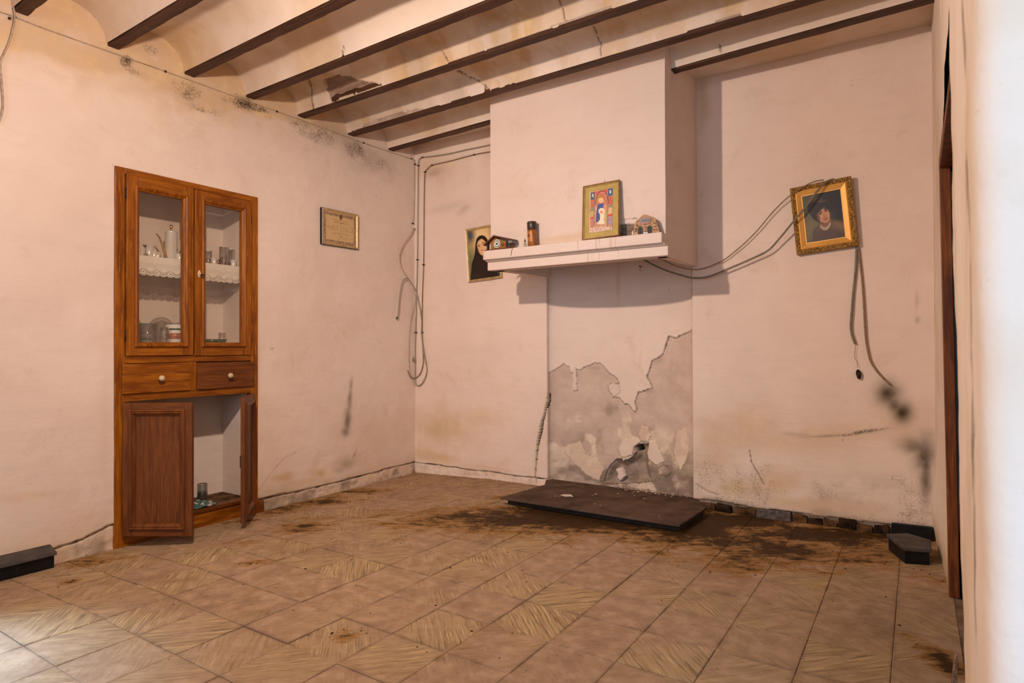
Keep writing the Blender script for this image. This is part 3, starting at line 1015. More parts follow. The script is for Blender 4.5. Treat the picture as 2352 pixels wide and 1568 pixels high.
soot_shade = blobs(Yg, Zg, LW, [(806, 885, 4, 22, 4, .55), (803, 915, 6, 36, 3, .66), (798, 965, 8, 32, 5, .72), (793, 992, 10, 12, 0, .65), (795, 1066, 24, 16, -45, .45), (813, 1045, 4, 14, 20, .45),
                          (780, 1080, 16, 10, 0, .35), (625, 801, 5, 3, 0, .5), (790, 315, 90, 30, 22, .30), (850, 355, 60, 40, 20, .28), (705, 1130, 18, 12, 0, .3)], 122, .5)
mold = np.maximum(mold, .35 * sstep(.05, -.03, Zg + .1 * (fbm(Yg, Zg, 5, 4, 131) - .5)))
soot_shade = np.maximum(soot_shade, .50 * sstep(.48, .66, fbm(Yg, Zg, 9, 5, 132)) * sstep(.10, .0, Zg))
soot_shade = np.maximum(soot_shade, .55 * sstep(.12, .02, Zg + .06 * (fbm(Yg, Zg, 9, 4, 133) - .5)) * np.exp(-((Yg + 1.45) / .16) ** 2))
damp = np.maximum(damp, .5 * sstep(.22, .02, Zg + .16 * (fbm(Yg, Zg, 5, 4, 134) - .5)))
bare = np.zeros(Yg.shape)
zb = np.interp(Yg, [-3.4, -2.72, -2.55, -2.42, -1.5, -1.156, -.01], [.05, .035, .06, .10, .045, .042, .058]) + .014 * (fbm(Yg, Zg, 6, 3, 140) - .5)
lo = (Zg < zb)
Xg = Xg - np.where(lo, .010 + (fbm(Yg, Zg, 24, 4, 141) - .5) * .014, 0)
bare = np.where(lo, .42, bare)
damp = np.where(lo, np.maximum(damp, .3), damp)
cr = np.abs(Zg - zb) < .0050
Xg = Xg - np.where(cr, .014, 0)
soot_shade = np.where(cr, .22 + .6 * sstep(.35, .6, fbm(Yg, Zg, 14, 3, 34)), soot_shade)
for pts, wd in [([LW(*q) for q in [(594, 1127), (622, 1086), (655, 1050), (690, 1035)]], .003)]:
    dd = d_line(Yg, Zg, pts) + .004 * (fbm(Yg, Zg, 40, 3, 5) - .5)
    soot_shade = np.where(dd < wd, np.maximum(soot_shade, .32), soot_shade)
P = np.stack([Xg, Yg, Zg], -1)
keep = np.ones((len(zs) - 1, len(ys) - 1), bool)
ym, zm = .5 * (ys[1:] + ys[:-1]), .5 * (zs[1:] + zs[:-1])
keep[(zm[:, None] < CAB_TOP) & (ym[None, :] > CAB_Y0) & (ym[None, :] < CAB_Y1)] = False
wall_left = tag(grid_obj('wall_left', P, M['wall'], dict(damp=damp, mold=mold, bare=bare, soot_shade=soot_shade), keep=keep), kind='structure')

# plastered niche behind the cupboard front (part of the left wall)
nb = MB()
n0, n1, nd = CAB_Y0 + .005, CAB_Y1 - .045, -.305
nb.add([(.004, n0, -.1), (nd, n0, -.1), (nd, n1, -.1), (0, n1, -.1), (0, n0, CAB_TOP - .02), (nd, n0, CAB_TOP - .02), (nd, n1, CAB_TOP - .02), (0, n1, CAB_TOP - .02)],
       [(0, 1, 5, 4), (1, 2, 6, 5), (2, 3, 7, 6), (4, 5, 6, 7)])
nb.build('niche_lining', M['niche'], wall_left)
nf = MB().box(nd, 0.0, n0, n1, -.05, .078)
nf.build('niche_floor', M['skirt_tan'], wall_left)

# ---- right wall: far strip, doorway, near strip and the jamb turned to the entrance
plan = [(W_R, 0.04, 0), (W_R, 0.0, 0)]
for k in range(1, 30):
    t = k / 29
    plan.append((W_R + (3.749 - W_R) * t, -.82 * t, .0105 * t))
for k in range(1, 40):
    t = k / 39
    plan.append((3.749 + (3.726 - 3.749) * t, -.82 - 1.48 * t, .0105 + .002 * t))
i_door1 = len(plan) - 1
for k in range(1, 45):
    t = k / 44
    plan.append((3.726 - .002 * t, -2.30 - .64 * t, .0125))
for k in range(1, 12):
    a = k / 11 * PI / 2
    plan.append((3.724 + .035 * (1 - math.cos(a)), -2.94 - .035 * math.sin(a), .0125))
for k in range(1, 12):
    plan.append((3.759 + k * .10, -2.975, .0125))
pl = np.array(plan)
zs = np.concatenate([np.arange(-.05, 1.82, .02), [1.828, 1.832], np.arange(1.85, Z_TOP + .03, .025)])
sI, Zr = np.meshgrid(np.arange(len(pl)), zs)
Xr = pl[sI, 0] - pl[sI, 2] * Zr
Yr = pl[sI, 1]
nn = (fbm(Yr + Xr * .7, Zr, 3, 4, 151) - .5) * .010 + (fbm(Yr + Xr, Zr, 14, 3, 152) - .5) * .004
far = (Yr > -.85)
Xr = Xr + nn * np.where(Yr > -.05, 0, 1)
bulge = .03 * np.exp(-((Zr - .22) / .16) ** 2) * np.exp(-((Yr + .18) / .2) ** 2)
Xr = Xr - bulge
edge_r = np.exp(-((Yr + 2.30) / .006) ** 2)
Yr = Yr + edge_r * (fbm(Zr, Zr * 0, 18, 4, 155) - .5) * .03
damp = .55 * sstep(.5, .72, fbm(Yr * 1.2, Zr * .35, 6, 4, 161)) + .5 * sstep(.25, .0, Zr) * far
damp = np.clip(damp, 0, 1)
near_st = [(2243, 1010, 3, 60, 2, .75), (2246, 960, 2.5, 25, 0, .5), (2232, 1120, 2, 40, 0, .5), (2241, 1350, 3.5, 90, 2, .5), (2250, 1200, 3, 60, 0, .35)]
mold = np.where(far, 0, blobs(Yr, Zr, lambda a, b: LW(a, b, 3.715), near_st, 171, 1.2)) + .30 * sstep(.2, .0, Zr) * far
P = np.stack([Xr, Yr, Zr], -1)
keep = np.ones((len(zs) - 1, len(pl) - 1), bool)
ymid = .5 * (pl[1:, 1] + pl[:-1, 1])
zmid = .5 * (zs[1:] + zs[:-1])
keep[(zmid[:, None] < 1.83) & (ymid[None, :] < -.82) & (ymid[None, :] > -2.30)] = False
wall_right = tag(grid_obj('wall_right', P, M['right'], dict(damp=damp, mold=mold, bare=np.zeros(Xr.shape), soot_shade=np.where(far, .35 * sstep(.16, .0, Zr) * fbm(Yr, Zr, 12, 4, 172) * 1.6, .75 * np.exp(-((Yr + 2.80 + .03 * np.sin(Zr * 7)) / .022) ** 2) * sstep(.50, .64, fbm(Yr, Zr, 9, 4, 173) + .18 * np.exp(-((Zr - .8) / .25) ** 2)) + .35 * np.exp(-((Yr + 2.80) / .05) ** 2) * sstep(.45, .1, Zr))), keep=keep), kind='structure')
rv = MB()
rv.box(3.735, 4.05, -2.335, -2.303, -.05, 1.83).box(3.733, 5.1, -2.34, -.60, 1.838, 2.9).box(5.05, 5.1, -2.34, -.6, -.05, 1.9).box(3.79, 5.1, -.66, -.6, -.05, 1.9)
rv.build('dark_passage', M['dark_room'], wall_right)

door = tag(empty('door_1', (3.745, -.82, 0)), kind='structure')
LEAN = -.0105
fb = MB()
fb.hexa([(-.004, -.05, 0.0), (.034, -.05, 0), (.034, 0.0, 0), (-.004, 0, 0), (-.004 + LEAN * 1.83, -.05, 1.83), (.034 + LEAN * 1.83, -.05, 1.83), (.034 + LEAN * 1.83, 0, 1.83), (-.004 + LEAN * 1.83, 0, 1.83)])
fb.build('door_jamb', M['door_wood'], door, bevel=.003)
hb = MB().box(-.024, .02, -1.50, -.0, 1.795, 1.845)
hb.build('door_head', M['door_wood'], door, bevel=.003)
MB().box(.04, .09, -.74, -.055, 0.0, 1.79).build('door_leaf', M['dark'], door, bevel=.003)

# ---- rest of the room behind the camera, so light bounces as in a closed room
fr = MB()
fr.box(-.1, 3.6, -5.75, -5.62, -.05, 2.95).box(3.6, 3.75, -5.75, -5.62, -.05, 2.95).box(3.75, 4.9, -5.75, -5.62, 2.25, 2.95)
fr.box(4.85, 4.95, -5.75, -2.8, -.05, 2.95).box(-.12, 0.0, -5.65, -4.45, -.05, 2.95).box(-.12, 0, -4.45, -3.5, 2.1, 2.95).box(-.12, 0, -3.51, -3.44, -.05, 2.95)
tag(fr.build('wall_front', M['front']), kind='structure')

# ---- ceiling: slab, plastered vaults and painted beams
cl = MB().box(-.1, 4.95, -5.75, .2, 2.95, 3.0)
ceiling = tag(cl.build('ceiling', M['front']), kind='structure')
XE = 3.80


def beam_y(i, x):
    return BY[i] + SK[i] * x / 3.716


C7 = lambda x, y: (x / 2.352, y / 2.352)
C8 = lambda x, y: (600 + x / 2.138, y / 2.138)
hole_px = [C8(*q) for q in [(303, 405), (322, 385), (345, 382), (370, 370), (405, 372), (452, 380), (470, 392), (510, 402), (545, 404), (575, 412), (606, 416), (545, 432), (480, 452), (400, 478), (345, 506), (338, 470), (322, 440)]]
v_cracks = {9: [[C8(*q) for q in [(238, 395), (250, 440), (247, 500), (258, 545)]], [C8(*q) for q in [(888, 250), (905, 280), (922, 306)]], [C8(*q) for q in [(1462, 0), (1478, 50), (1492, 108)]]],
            10: [[C8(*q) for q in [(968, 348), (1000, 365), (1020, 378), (1050, 385), (1070, 402), (1100, 425), (1093, 465)]], [C8(*q) for q in [(1630, 130), (1645, 150), (1648, 180), (1668, 215), (1672, 280)]]],
            8: [[C8(*q) for q in [(412, 222), (402, 250), (402, 285)]]], 11: [[C8(*q) for q in [(2250, 230), (2262, 270), (2258, 290)]]]}
v_bare = {10: [[C8(*q) for q in [(432, 652), (480, 630), (560, 590), (600, 572), (720, 545), (830, 530), (900, 515), (960, 492), (1060, 468), (1125, 440), (1125, 470), (940, 520), (700, 590), (440, 662)]],
               [C8(*q) for q in [(1095, 420), (1130, 440), (1095, 475)]], [C8(*q) for q in [(1130, 440), (1500, 355), (1900, 232), (2360, 60), (2360, 95), (1800, 285), (1300, 420), (1130, 470)]]],
          9: [[C8(*q) for q in [(920, 305), (1240, 205), (1480, 108), (1720, 30), (1720, 60), (1460, 130), (1200, 230), (920, 325)]]]}
for b in range(len(BY)):
    fine = b in (9, 10)
    nx = 460 if fine else (300 if b >= 6 else 60)
    nt = 52 if fine else (26 if b >= 6 else 12)
    last = b == len(BY) - 1
    tx_ = np.linspace(-.03, XE if b > 5 else 4.9, nx)
    tt = np.linspace(0, 1, nt)
    Xv, T = np.meshgrid(tx_, tt)
    ya = BY[b] + SK[b] * Xv / 3.716 + .003
    if not last:
        yb_ = BY[b + 1] + SK[b + 1] * Xv / 3.716 - .0625
        Yv = ya + (yb_ - ya) * (0.5 - 0.5 * np.cos(PI * T))
        uu = 2 * (Yv - ya) / (yb_ - ya) - 1
        Zv = ZB + .006 + .158 * np.sqrt(np.clip(1 - np.abs(uu) ** 2.1, 0, 1))
    else:
        Yv = ya + (.02 - ya) * T
        Zv = ZB + .006 + .10 * np.sqrt(np.clip(1 - (1 - T) ** 2.2, 0, 1))
    lipw = np.clip((Zv - ZB - .006) / .08, .12, 1)
    Zv = Zv + ((fbm(Xv, Yv, 2.2, 3, 200 + b) - .5) * .016 + (fbm(Xv, Yv, 10, 3, 210 + b) - .5) * .006) * lipw + .004
    damp = .60 * sstep(.48, .70, fbm(Xv, Yv * 1.6, 2.6, 4, 220 + b)) + (.45 * sstep(.5, .62, fbm(Xv, Yv, 9, 4, 240 + b)) if b in (9, 10) else 0)
    damp = damp + .6 * sstep(.5, .05, Xv) * fbm(Xv, Yv, 5, 3, 9)
    mold = np.zeros(Xv.shape)
    if b in (9, 10):
        mold = .24 * sstep(.56, .74, fbm(Xv, Yv, 5, 4, 230 + b)) + .03
    soot_shade = .20 * sstep(.47, .72, fbm(Xv, Yv * 1.4, 3.5, 5, 270 + b)) * (1.0 if b in (9, 10) else .35 if b in (8, 11) else .12)
    bare = np.zeros(Xv.shape)
    q = to_photo(np.stack([Xv, Yv, Zv], -1))
    qx = q[..., 0] + 5 * (fbm(Xv, Yv, 22, 3, 261) - .5)
    qy = q[..., 1] + 7 * (fbm(Xv, Yv, 22, 3, 262) - .5)
    front = uu > -.2 if not last else T > 2
    for pts in v_cracks.get(b, []):
        dd = d_line(qx, qy, pts)
        m_ = (dd < 1.5) & front
        Zv = np.where(m_, Zv + .010, Zv)
        soot_shade = np.where(m_, .75, soot_shade)
    for poly in v_bare.get(b, []):
        m_ = in_poly(qx, qy, poly) & front
        Zv = np.where(m_, Zv + .008, Zv)
        Yv = np.where(m_, Yv + .004, Yv)
        bare = np.where(m_, .6, bare)
        mold = np.where(m_, np.maximum(mold, .22 * fbm(Xv, Yv, 20, 3, 4)), mold)
    fm = None
    mats = [M['vault']]
    if b == 9:
        m_ = in_poly(qx, qy, hole_px) & front
        dd = d_line(qx, qy, hole_px)
        Zv = np.where(m_, Zv + .008 + .010 * sstep(0, 14, dd) + .010 * (fbm(Xv, Yv, 14, 3, 9) - .5), Zv)
        Yv = np.where(m_, Yv + .010, Yv)
        soot_shade = np.where(m_ & (dd < 3), .8, soot_shade)
        mats.append(M['old_reed'] if 'old_reed' in M else wood('exposed_lath', (0.20, 0.13, 0.09), (0.38, 0.26, 0.19), (0.52, 0.38, 0.29), 'x', .9, gsc=16))
        fm = m_[:-1, :-1] & m_[1:, 1:]
    grid_obj('vault', np.stack([Xv, Yv, Zv], -1), mats, dict(damp=np.clip(damp, 0, 1), mold=np.clip(mold, 0, 1), bare=bare, soot_shade=np.clip(soot_shade, 0, 1)), parent=ceiling, fmat=fm)

HX0, HX1 = 1.204, 2.432
for b in range(len(BY)):
    x1 = XE if b > 5 else 4.9
    spans = [(-.01, x1)]
    if b == len(BY) - 1:
        spans = [(-.01, HX0 + .02), (HX1 - .01, x1)]
    for (xa, xb) in spans:
        nseg = max(4, int((xb - xa) / .06))
        m_ = MB()
        vs, fs = [], []
        for k in range(nseg + 1):
            x = xa + (xb - xa) * k / nseg
            y1 = beam_y(b, x)
            y0 = y1 - .057
            j = lambda: random.uniform(-.0022, .0022)
            vs += [(x, y0 + j(), ZB + j() * .6), (x, y1 + j(), ZB + j() * .6), (x, y1 - .002, ZB + .13), (x, y0 + .002, ZB + .13)]
        for k in range(nseg):
            o_ = 4 * k
            for e in range(4):
                e2 = (e + 1) % 4
                fs.append((o_ + e, o_ + e2, o_ + 4 + e2, o_ + 4 + e))
        fs += [(0, 1, 2, 3), (4 * nseg + 3, 4 * nseg + 2, 4 * nseg + 1, 4 * nseg)]
        m_.add(vs, fs)
        m_.build('beam', M['beam'], ceiling)

# ------------------------------------------------------------------ chimney hood and mantel
hood = tag(empty('chimney_hood', (0, 0, 0)), 'plastered chimney hood jutting from the back wall over the old hearth', 'chimney')
HZ0, HZ1, HF = 1.570, 2.86, -.572
# hood front as a fine surface: chipped patch low on the right shows dark stone
hx = np.concatenate([np.arange(HX0, 2.14, .02), np.arange(2.14, 2.34, .005), np.arange(2.34, HX1 - .005, .02), [HX1]])
hz = np.concatenate([np.arange(HZ0, 1.66, .02), np.arange(1.66, 1.84, .005), np.arange(1.84, HZ1, .03), [HZ1]])
hx = hx[np.r_[True, np.diff(hx) > 1e-4]]
hz = hz[np.r_[True, np.diff(hz) > 1e-4]]
Xh, Zh = np.meshgrid(hx, hz)
Yh = np.full(Xh.shape, HF) + (fbm(Xh, Zh, 2, 3, 301) - .5) * .012 + (fbm(Xh, Zh, 9, 3, 302) - .5) * .004
HB = lambda x, y: BW(1320 + x / 8.71, 390 + y / 8.71, HF)
kx, kz = Xh + .008 * (fbm(Xh, Zh, 40, 3, 303) - .5), Zh + .008 * (fbm(Xh, Zh, 40, 3, 304) - .5)
chip = in_poly(kx, kz, [HB(*q) for q in [(880, 1000), (965, 990), (1240, 965), (1260, 1060), (1205, 1075), (1190, 1300), (880, 1330)]])
chip2 = in_poly(kx, kz, [HB(*q) for q in [(860, 1090), (960, 1085), (1205, 1065), (1190, 1320), (860, 1340)]])
rimm = d_line(kx, kz, [HB(*q) for q in [(960, 992), (1060, 978), (1240, 965)]]) < .0035
Yh = Yh + np.where(chip, .006, 0) + np.where(chip2, .016, 0)
bareh = np.where(chip2, .8, 0.0)
moldh = np.where(chip2, .42, np.where(rimm, .6, 0.0))
moldh = np.maximum(moldh, blobs(Xh, Zh, HB, [(1540, 845, 14, 6, 0, .8), (1600, 845, 10, 6, 0, .7), (1640, 840, 10, 6, 0, .7), (1690, 815, 10, 8, 0, .7)], 307))
damph = blobs(Xh, Zh, lambda a, b: BW(a, b, HF), [(1300, 545, 60, 8, -8, .6), (1240, 560, 40, 6, 0, .5), (1240, 330, 100, 60, 0, .12), (1180, 430, 60, 50, 0, .14), (1410, 200, 80, 60, 0, .1)], 308)
grid_obj('hood_front', np.stack([Xh, Yh, Zh], -1), M['hood'], dict(damp=damph, mold=moldh, bare=bareh, soot_shade=np.where(chip2, .48, 0.0)), parent=hood)
HB0, HB1 = 1.300, 2.445          # where the hood meets the wall
hm_ = MB()
T_ = .07


def quad_shell(m, a0, a1, b0, b1):
    """side slab between front edge a (x0,x1 at front) and back (x0,x1 at wall)"""
    m.hexa([(a0, HF + .004, HZ0), (a1, HF + .004, HZ0), (b1, .02, HZ0), (b0, .02, HZ0), (a0, HF + .004, HZ1), (a1, HF + .004, HZ1), (b1, .02, HZ1), (b0, .02, HZ1)])


quad_shell(hm_, HX0, HX0 + T_, HB0, HB0 + .03)
quad_shell(hm_, HX1 - T_, HX1, HB1 - .04, HB1)
hm_.box(HX0 + .01, HX1 - .01, HF + .034, HF + .085, HZ0, HZ1)
hm_.build('hood_side', M['hood'], hood)
up_ = MB().box(1.192, 2.436, -.650, -.57, 1.634, 1.696)
up_.build('mantel_shelf', M['mantel'], hood, bevel=.006)
lowm = MB().box(1.199, 2.456, -.605, -.565, 1.567, 1.627)
lowm.build('shelf_moulding', M['mantel'], hood, bevel=.004)
cv = MB().prism([(0, 0), (0, 0)], 0, 0) if False else MB()
cv.hexa([(1.20, -.618, 1.624), (2.452, -.618, 1.624), (2.452, -.566, 1.624), (1.20, -.566, 1.624), (1.195, -.640, 1.640), (2.44, -.640, 1.640), (2.44, -.566, 1.640), (1.195, -.566, 1.640)])
cv.build('shelf_cove', M['mantel'], hood)
ck_ = MB()
ck_.tube([(1.432, -.6515, 1.695), (1.428, -.652, 1.680), (1.423, -.6515, 1.662), (1.418, -.651, 1.645)], .0016, 5)
ck_.build('crack', M['dark'], hood)

# ------------------------------------------------------------------ hearth slab
slab_poly = [(1.315, -.632), (2.519, -.62), (2.540, -.17), (2.45, -.005), (2.40, .05), (1.33, .05), (1.30, .0), (1.374, -.145)]
slab = tag(empty('hearth_slab', (1.9, -.3, 0)), 'low dark stone hearth slab, dusty, in front of the fire recess', 'hearth')
sp_ = [(x - 1.9, y + .3) for x, y in slab_poly]
sb = MB().prismz(sp_, .040, .054)
sb.build('slab', M['slab'], slab, bevel=.003)
und = [(x * .965, y * .87 + .02) for x, y in sp_]
MB().prismz(und, -.008, .040).build('slab_base', M['slab_base_shade'], slab)

pp = tag(MB().add([(1.625, -.372, .0550), (1.672, -.392, .0552), (1.700, -.372, .0552), (1.722, -.368, .0550), (1.690, -.340, .060), (1.652, -.338, .0552), (1.640, -.352, .058)],
                  [(0, 1, 6), (1, 2, 6), (2, 4, 6), (2, 3, 4), (4, 5, 6), (5, 0, 6)]).build('paper_scrap', M['paper']), 'scrap of dirty white paper lying on the hearth slab', 'paper')
sol = pp.modifiers.new('thick', 'SOLIDIFY')
sol.thickness = .0015
sol.offset = 1


def crumbs(name, mat, pts, r0, r1, flat=0.6):
    m = MB()
    for (x, y, z) in pts:
        r = random.uniform(r0, r1) * (random.random() ** 1.5 + .35)
        n = 5
        vs = []
        a0 = random.random() * 6
        for k in range(n):
            a = a0 + 2 * PI * k / n
            rr = r * random.uniform(.6, 1.3)
            vs.append((x + rr * math.cos(a), y + rr * math.sin(a), z))
        vs.append((x + random.uniform(-.3, .3) * r, y + random.uniform(-.3, .3) * r, z + r * flat * random.uniform(.6, 1.3)))
        m.add(vs, [(k, (k + 1) % n, n) for k in range(n)] + [tuple(range(n - 1, -1, -1))])
    return m.build(name, mat)


pts = [(random.triangular(1.75, 2.4, 2.12), .11 - abs(random.gauss(0, .05)) - .02, .0535) for k in range(170)]
pts += [(random.uniform(1.35, 2.45), random.uniform(-.55, .0), .0538) for k in range(16)]
tag(crumbs('plaster_rubble', M['rubble'], pts, .004, .014), 'pinkish plaster crumbs fallen along the foot of the fire recess', 'rubble', kind='stuff')
pts = []
for (c, rx, ry, s) in STAINS_SHADE:
    for k in range(int(6 + 60 * rx)):
        a, r = random.random() * 2 * PI, math.sqrt(random.random()) * 1.2
        dx, dy = rx * r * math.cos(a), ry * r * math.sin(a)
        pts.append((c[0] + RT[0] * dx - RT[1] * dy, c[1] + RT[1] * dx + RT[0] * dy))
for k in range(300):
    pts.append((random.uniform(.1, 3.6), random.uniform(-3.2, -.1)))
ok = []
for (x, y) in pts:
    if not (.04 < x < 3.68 and -3.3 < y < -.03):
        continue
    if 1.28 < x < 2.56 and y > -.66:
        continue
    if x < .36 and -2.45 < y < -1.5:
        continue
    ok.append((x, y, floor_z(x, y) + .0004))
tag(crumbs('dirt_crumbs', M['crumb'], ok, .0018, .006, .4), 'dark crumbs of dirt and droppings scattered over the tiled floor', 'dirt', kind='stuff')

# ------------------------------------------------------------------ built-in cupboard (front faces local -y; local x runs to the right along the left wall)
cup = tag(empty('built_in_cupboard', (0, CAB_Y0, 0), PI / 2), 'tall varnished pine cupboard set in the left wall, glazed above, lower doors ajar', 'cupboard')
V_, H_ = M['wood_v'], M['wood_h']
CW = CAB_Y1 - CAB_Y0
f = MB()
yb, yf = .030, -.014
f.box(-.004, .046, yf, yb, -.035, CAB_TOP, 0).box(.812, CW + .004, yf, yb, -.035, CAB_TOP, 0)
f.box(.046, .812, yf, yb, 2.004, CAB_TOP, 1).box(.046, .812, yf, yb, .966, 1.008, 1).box(.046, .812, yf, yb, .757, .800, 1)
f.box(.402, .450, yf, yb, .800, .966, 0).box(.046, .812, yf + .004, yb, -.035, .062, 1)
f.build('face_frame', [V_, H_], cup, bevel=.003)
MB().box(.046, .812, yf - .006, .05, .058, .080).build('sill_board', M['red_h'], cup, bevel=.004)
MB().box(.02, .812, .060, .303, 1.553, 1.575).build('shelf', M['niche'], cup)
MB().box(.02, .812, .012, .303, 1.053, 1.075).build('shelf', M['niche'], cup)
MB().box(.02, .812, .03, .303, .80, .815).build('drawer_floor', M['red_h'], cup)
MB().box(.861, .905, -.02, .002, -.035, .045).build('plinth_block', M['red_h'], cup, bevel=.004)


def hinge(parent, x, z):
    m = MB().lathe([(.0036, z - .03), (.0036, z + .03)], (x, -.021, 0), 8)
    m.build('hinge', M['iron'], parent)


def glazed(x0, x1, g0, g1, z0, z1, gz0, gz1):
    d = MB()
    a, b = -.026, .004
    d.box(x0, g0, a, b, z0, z1, 0).box(g1, x1, a, b, z0, z1, 0).box(g0, g1, a, b, gz1, z1, 1).box(g0, g1, a, b, z0, gz0, 1)
    o = d.build('glazed_door', [V_, H_], cup, bevel=.0025)
    mo = MB().ring(g0 - .026, g1 + .026, gz0 - .026, gz1 + .026, [(0, -.025), (.0, -.034), (.007, -.040), (.014, -.036), (.018, -.030), (.026, -.024), (.029, -.010), (.012, -.010)])
    mo.build('moulding', M['wood_v'], o, bevel=.001)
    MB().box(g0 - .004, g1 + .004, -.009, -.006, gz0 - .004, gz1 + .004).build('glass_pane', M['pane'], o)
    return o


dl_ = glazed(.049, .4225, .115, .361, 1.008, 2.002, 1.081, 1.924)
hinge(dl_, .047, 1.90)
hinge(dl_, .047, 1.12)
dr_ = glazed(.4345, .809, .498, .740, 1.004, 2.000, 1.081, 1.923)
hinge(dr_, .811, 1.88)
hinge(dr_, .811, 1.12)
es = MB().lathe([(.0145, 0), (.0145, .003), (.011, .005)], (.458, -.0262, 1.494), 14, axis='y')
for i_ in range(len(es.v)):
    x, y, z = es.v[i_]
    es.v[i_] = (.458 + (x - .458) * .72, y, 1.494 + (z - 1.494) * 1.55)
tag(es.build('escutcheon', M['ivory'], dr_), 'worn pale metal keyhole plate')
kk = MB().tube([(.460, -.026, 1.488), (.462, -.045, 1.487)], .003, 8)
kk.tube([(.462, -.045, 1.481), (.466, -.047, 1.474), (.474, -.047, 1.476), (.476, -.046, 1.486), (.470, -.046, 1.493), (.462, -.045, 1.489)], .003, 6)
kk.build('key', M['iron'], dr_)
lace_knob = None


def drawer(x0, x1, z0, z1, kx, kz):
    o = MB().box(x0, x1, -.028, .0, z0, z1).build('drawer', M['red_h'] if x0 > .3 else M['wood_h'], cup, bevel=.004)
    k = MB().lathe([(.008, 0), (.008, .008), (.012, .013), (.0165, .020), (.0165, .027), (.011, .033), (.004, .035)], (kx, -.028, kz), 16, axis='y')
    tag(k.build('knob', M['ivory'], o), 'cream knob')
    return o


drawer(.029, .4045, .800, .964, .226, .879)
drawer(.448, .829, .799, .961, .647, .877)


def lower_door(name, w, h, sgn):
    d = MB()
    a, b = -.024, 0.0
    X = lambda p: (min(sgn * p[0], sgn * p[1]), max(sgn * p[0], sgn * p[1]))
    st = .052
    for (p, z0, z1, mi) in [((0, st), 0, h, 0), ((w - st, w), 0, h, 0), ((st, w - st), h - st, h, 1), ((st, w - st), 0, st, 1)]:
        q = X(p)
        d.box(q[0], q[1], a, b, z0, z1, mi)
    o = d.build(name, [M['red_v'], M['red_h']], cup, bevel=.0025)
    q = X((st - .004, w - st + .004))
    MB().box(q[0], q[1], -.014, -.004, st - .004, h - st + .004).build('door_panel', M['red_v'], o)
    MB().ring(q[0] - .012, q[1] + .012, st - .016, h - st + .016, [(0, -.023), (0, -.030), (.007, -.036), (.013, -.031), (.018, -.034), (.024, -.027), (.031, -.020), (.034, -.012), (.01, -.012)]).build('moulding', M['red_v'], o, bevel=.001)
    return o


ld = lower_door('panel_door', .376, .722, 1)
ld.location = (.047, -.016, .031)
ld.rotation_euler = (0, 0, -math.radians(56.8))
for z in (.10, .52):
    MB().lathe([(.005, z), (.005, z + .065)], (.002, -.004, 0), 8).build('hinge', M['iron'], ld)
rd = lower_door('panel_door', .372, .742, -1)
rd.location = (.812, -.016, .012)
rd.rotation_euler = (0, 0, math.radians(47))
for z in (.10, .52):
    MB().lathe([(.005, z), (.005, z + .065)], (-.002, -.004, 0), 8).build('hinge', M['iron'], rd)
MB().box(-.372, -.330, -.004, .004, .33, .40).build('lock_plate', M['iron'], rd)


def inside(o, x, y, z):               # place a thing by the cupboard's own measures
    o.location = (-y, CAB_Y0 + x, z)
    o.rotation_euler = (0, 0, PI / 2)
    return o


# white cloth with a lace hem over the shelf edge: holes are cut out
lx = np.arange(0, .788, .0022)
lz = np.concatenate([[0.0], np.arange(.0, .1165, .0022)])
Lx, Lz = np.meshgrid(lx, lz)
Ly = np.zeros(Lx.shape) + .0025 * np.sin(Lx * 31) * np.clip(Lz / .05, 0, 1)
Ly[0, :] = .045
mx, mz = .5 * (Lx[:-1, :-1] + Lx[1:, 1:]), .5 * (Lz[:-1, :-1] + Lz[1:, 1:])
per = .076
ph = (mx / per) % 1.0
px_ = (ph - .5) * per
hem = .103 + .010 * np.abs(np.cos(PI * mx / per * 2)) ** .6
keep = mz < hem
gridhole = (mz > .040) & (mz < .078) & (((mx / .0066) % 1) < .5) & (((mz / .0066) % 1) < .5)
flower = np.zeros(mx.shape, bool)
for an in (-62, -30, 0, 30, 62):
    a = math.radians(an)
    ux, uz = math.sin(a), -math.cos(a)
    dx, dz = px_, mz - .086
    s_, t_ = dx * ux + dz * uz, dx * uz - dz * ux
    flower |= ((s_ - .014) / .014) ** 2 + (t_ / .0044) ** 2 < 1
ed = np.hypot(((ph + .5) % 1 - .5) * per, (mz - .092))
eye = ed < .0035
ringe = (ed < .0115) & ~eye
lowhole = (mz >= .078) & (mz < hem - .005) & (((mx / .0055) % 1) < .42) & (((mz / .0055) % 1) < .42)
cut = ((gridhole | lowhole) & ~flower & ~ringe) | eye
keep &= ~cut
keep[0, :] = True
lace = grid_obj('shelf_cloth', np.stack([Lx + .022, Ly, -Lz], -1), M['cloth'], keep=keep)
inside(lace, 0, .052, 1.5775)
so = lace.modifiers.new('thick', 'SOLIDIFY')
so.thickness = .0012
tag(lace, 'white cotton shelf cloth with scalloped lace hem on the glazed shelf', 'cloth')

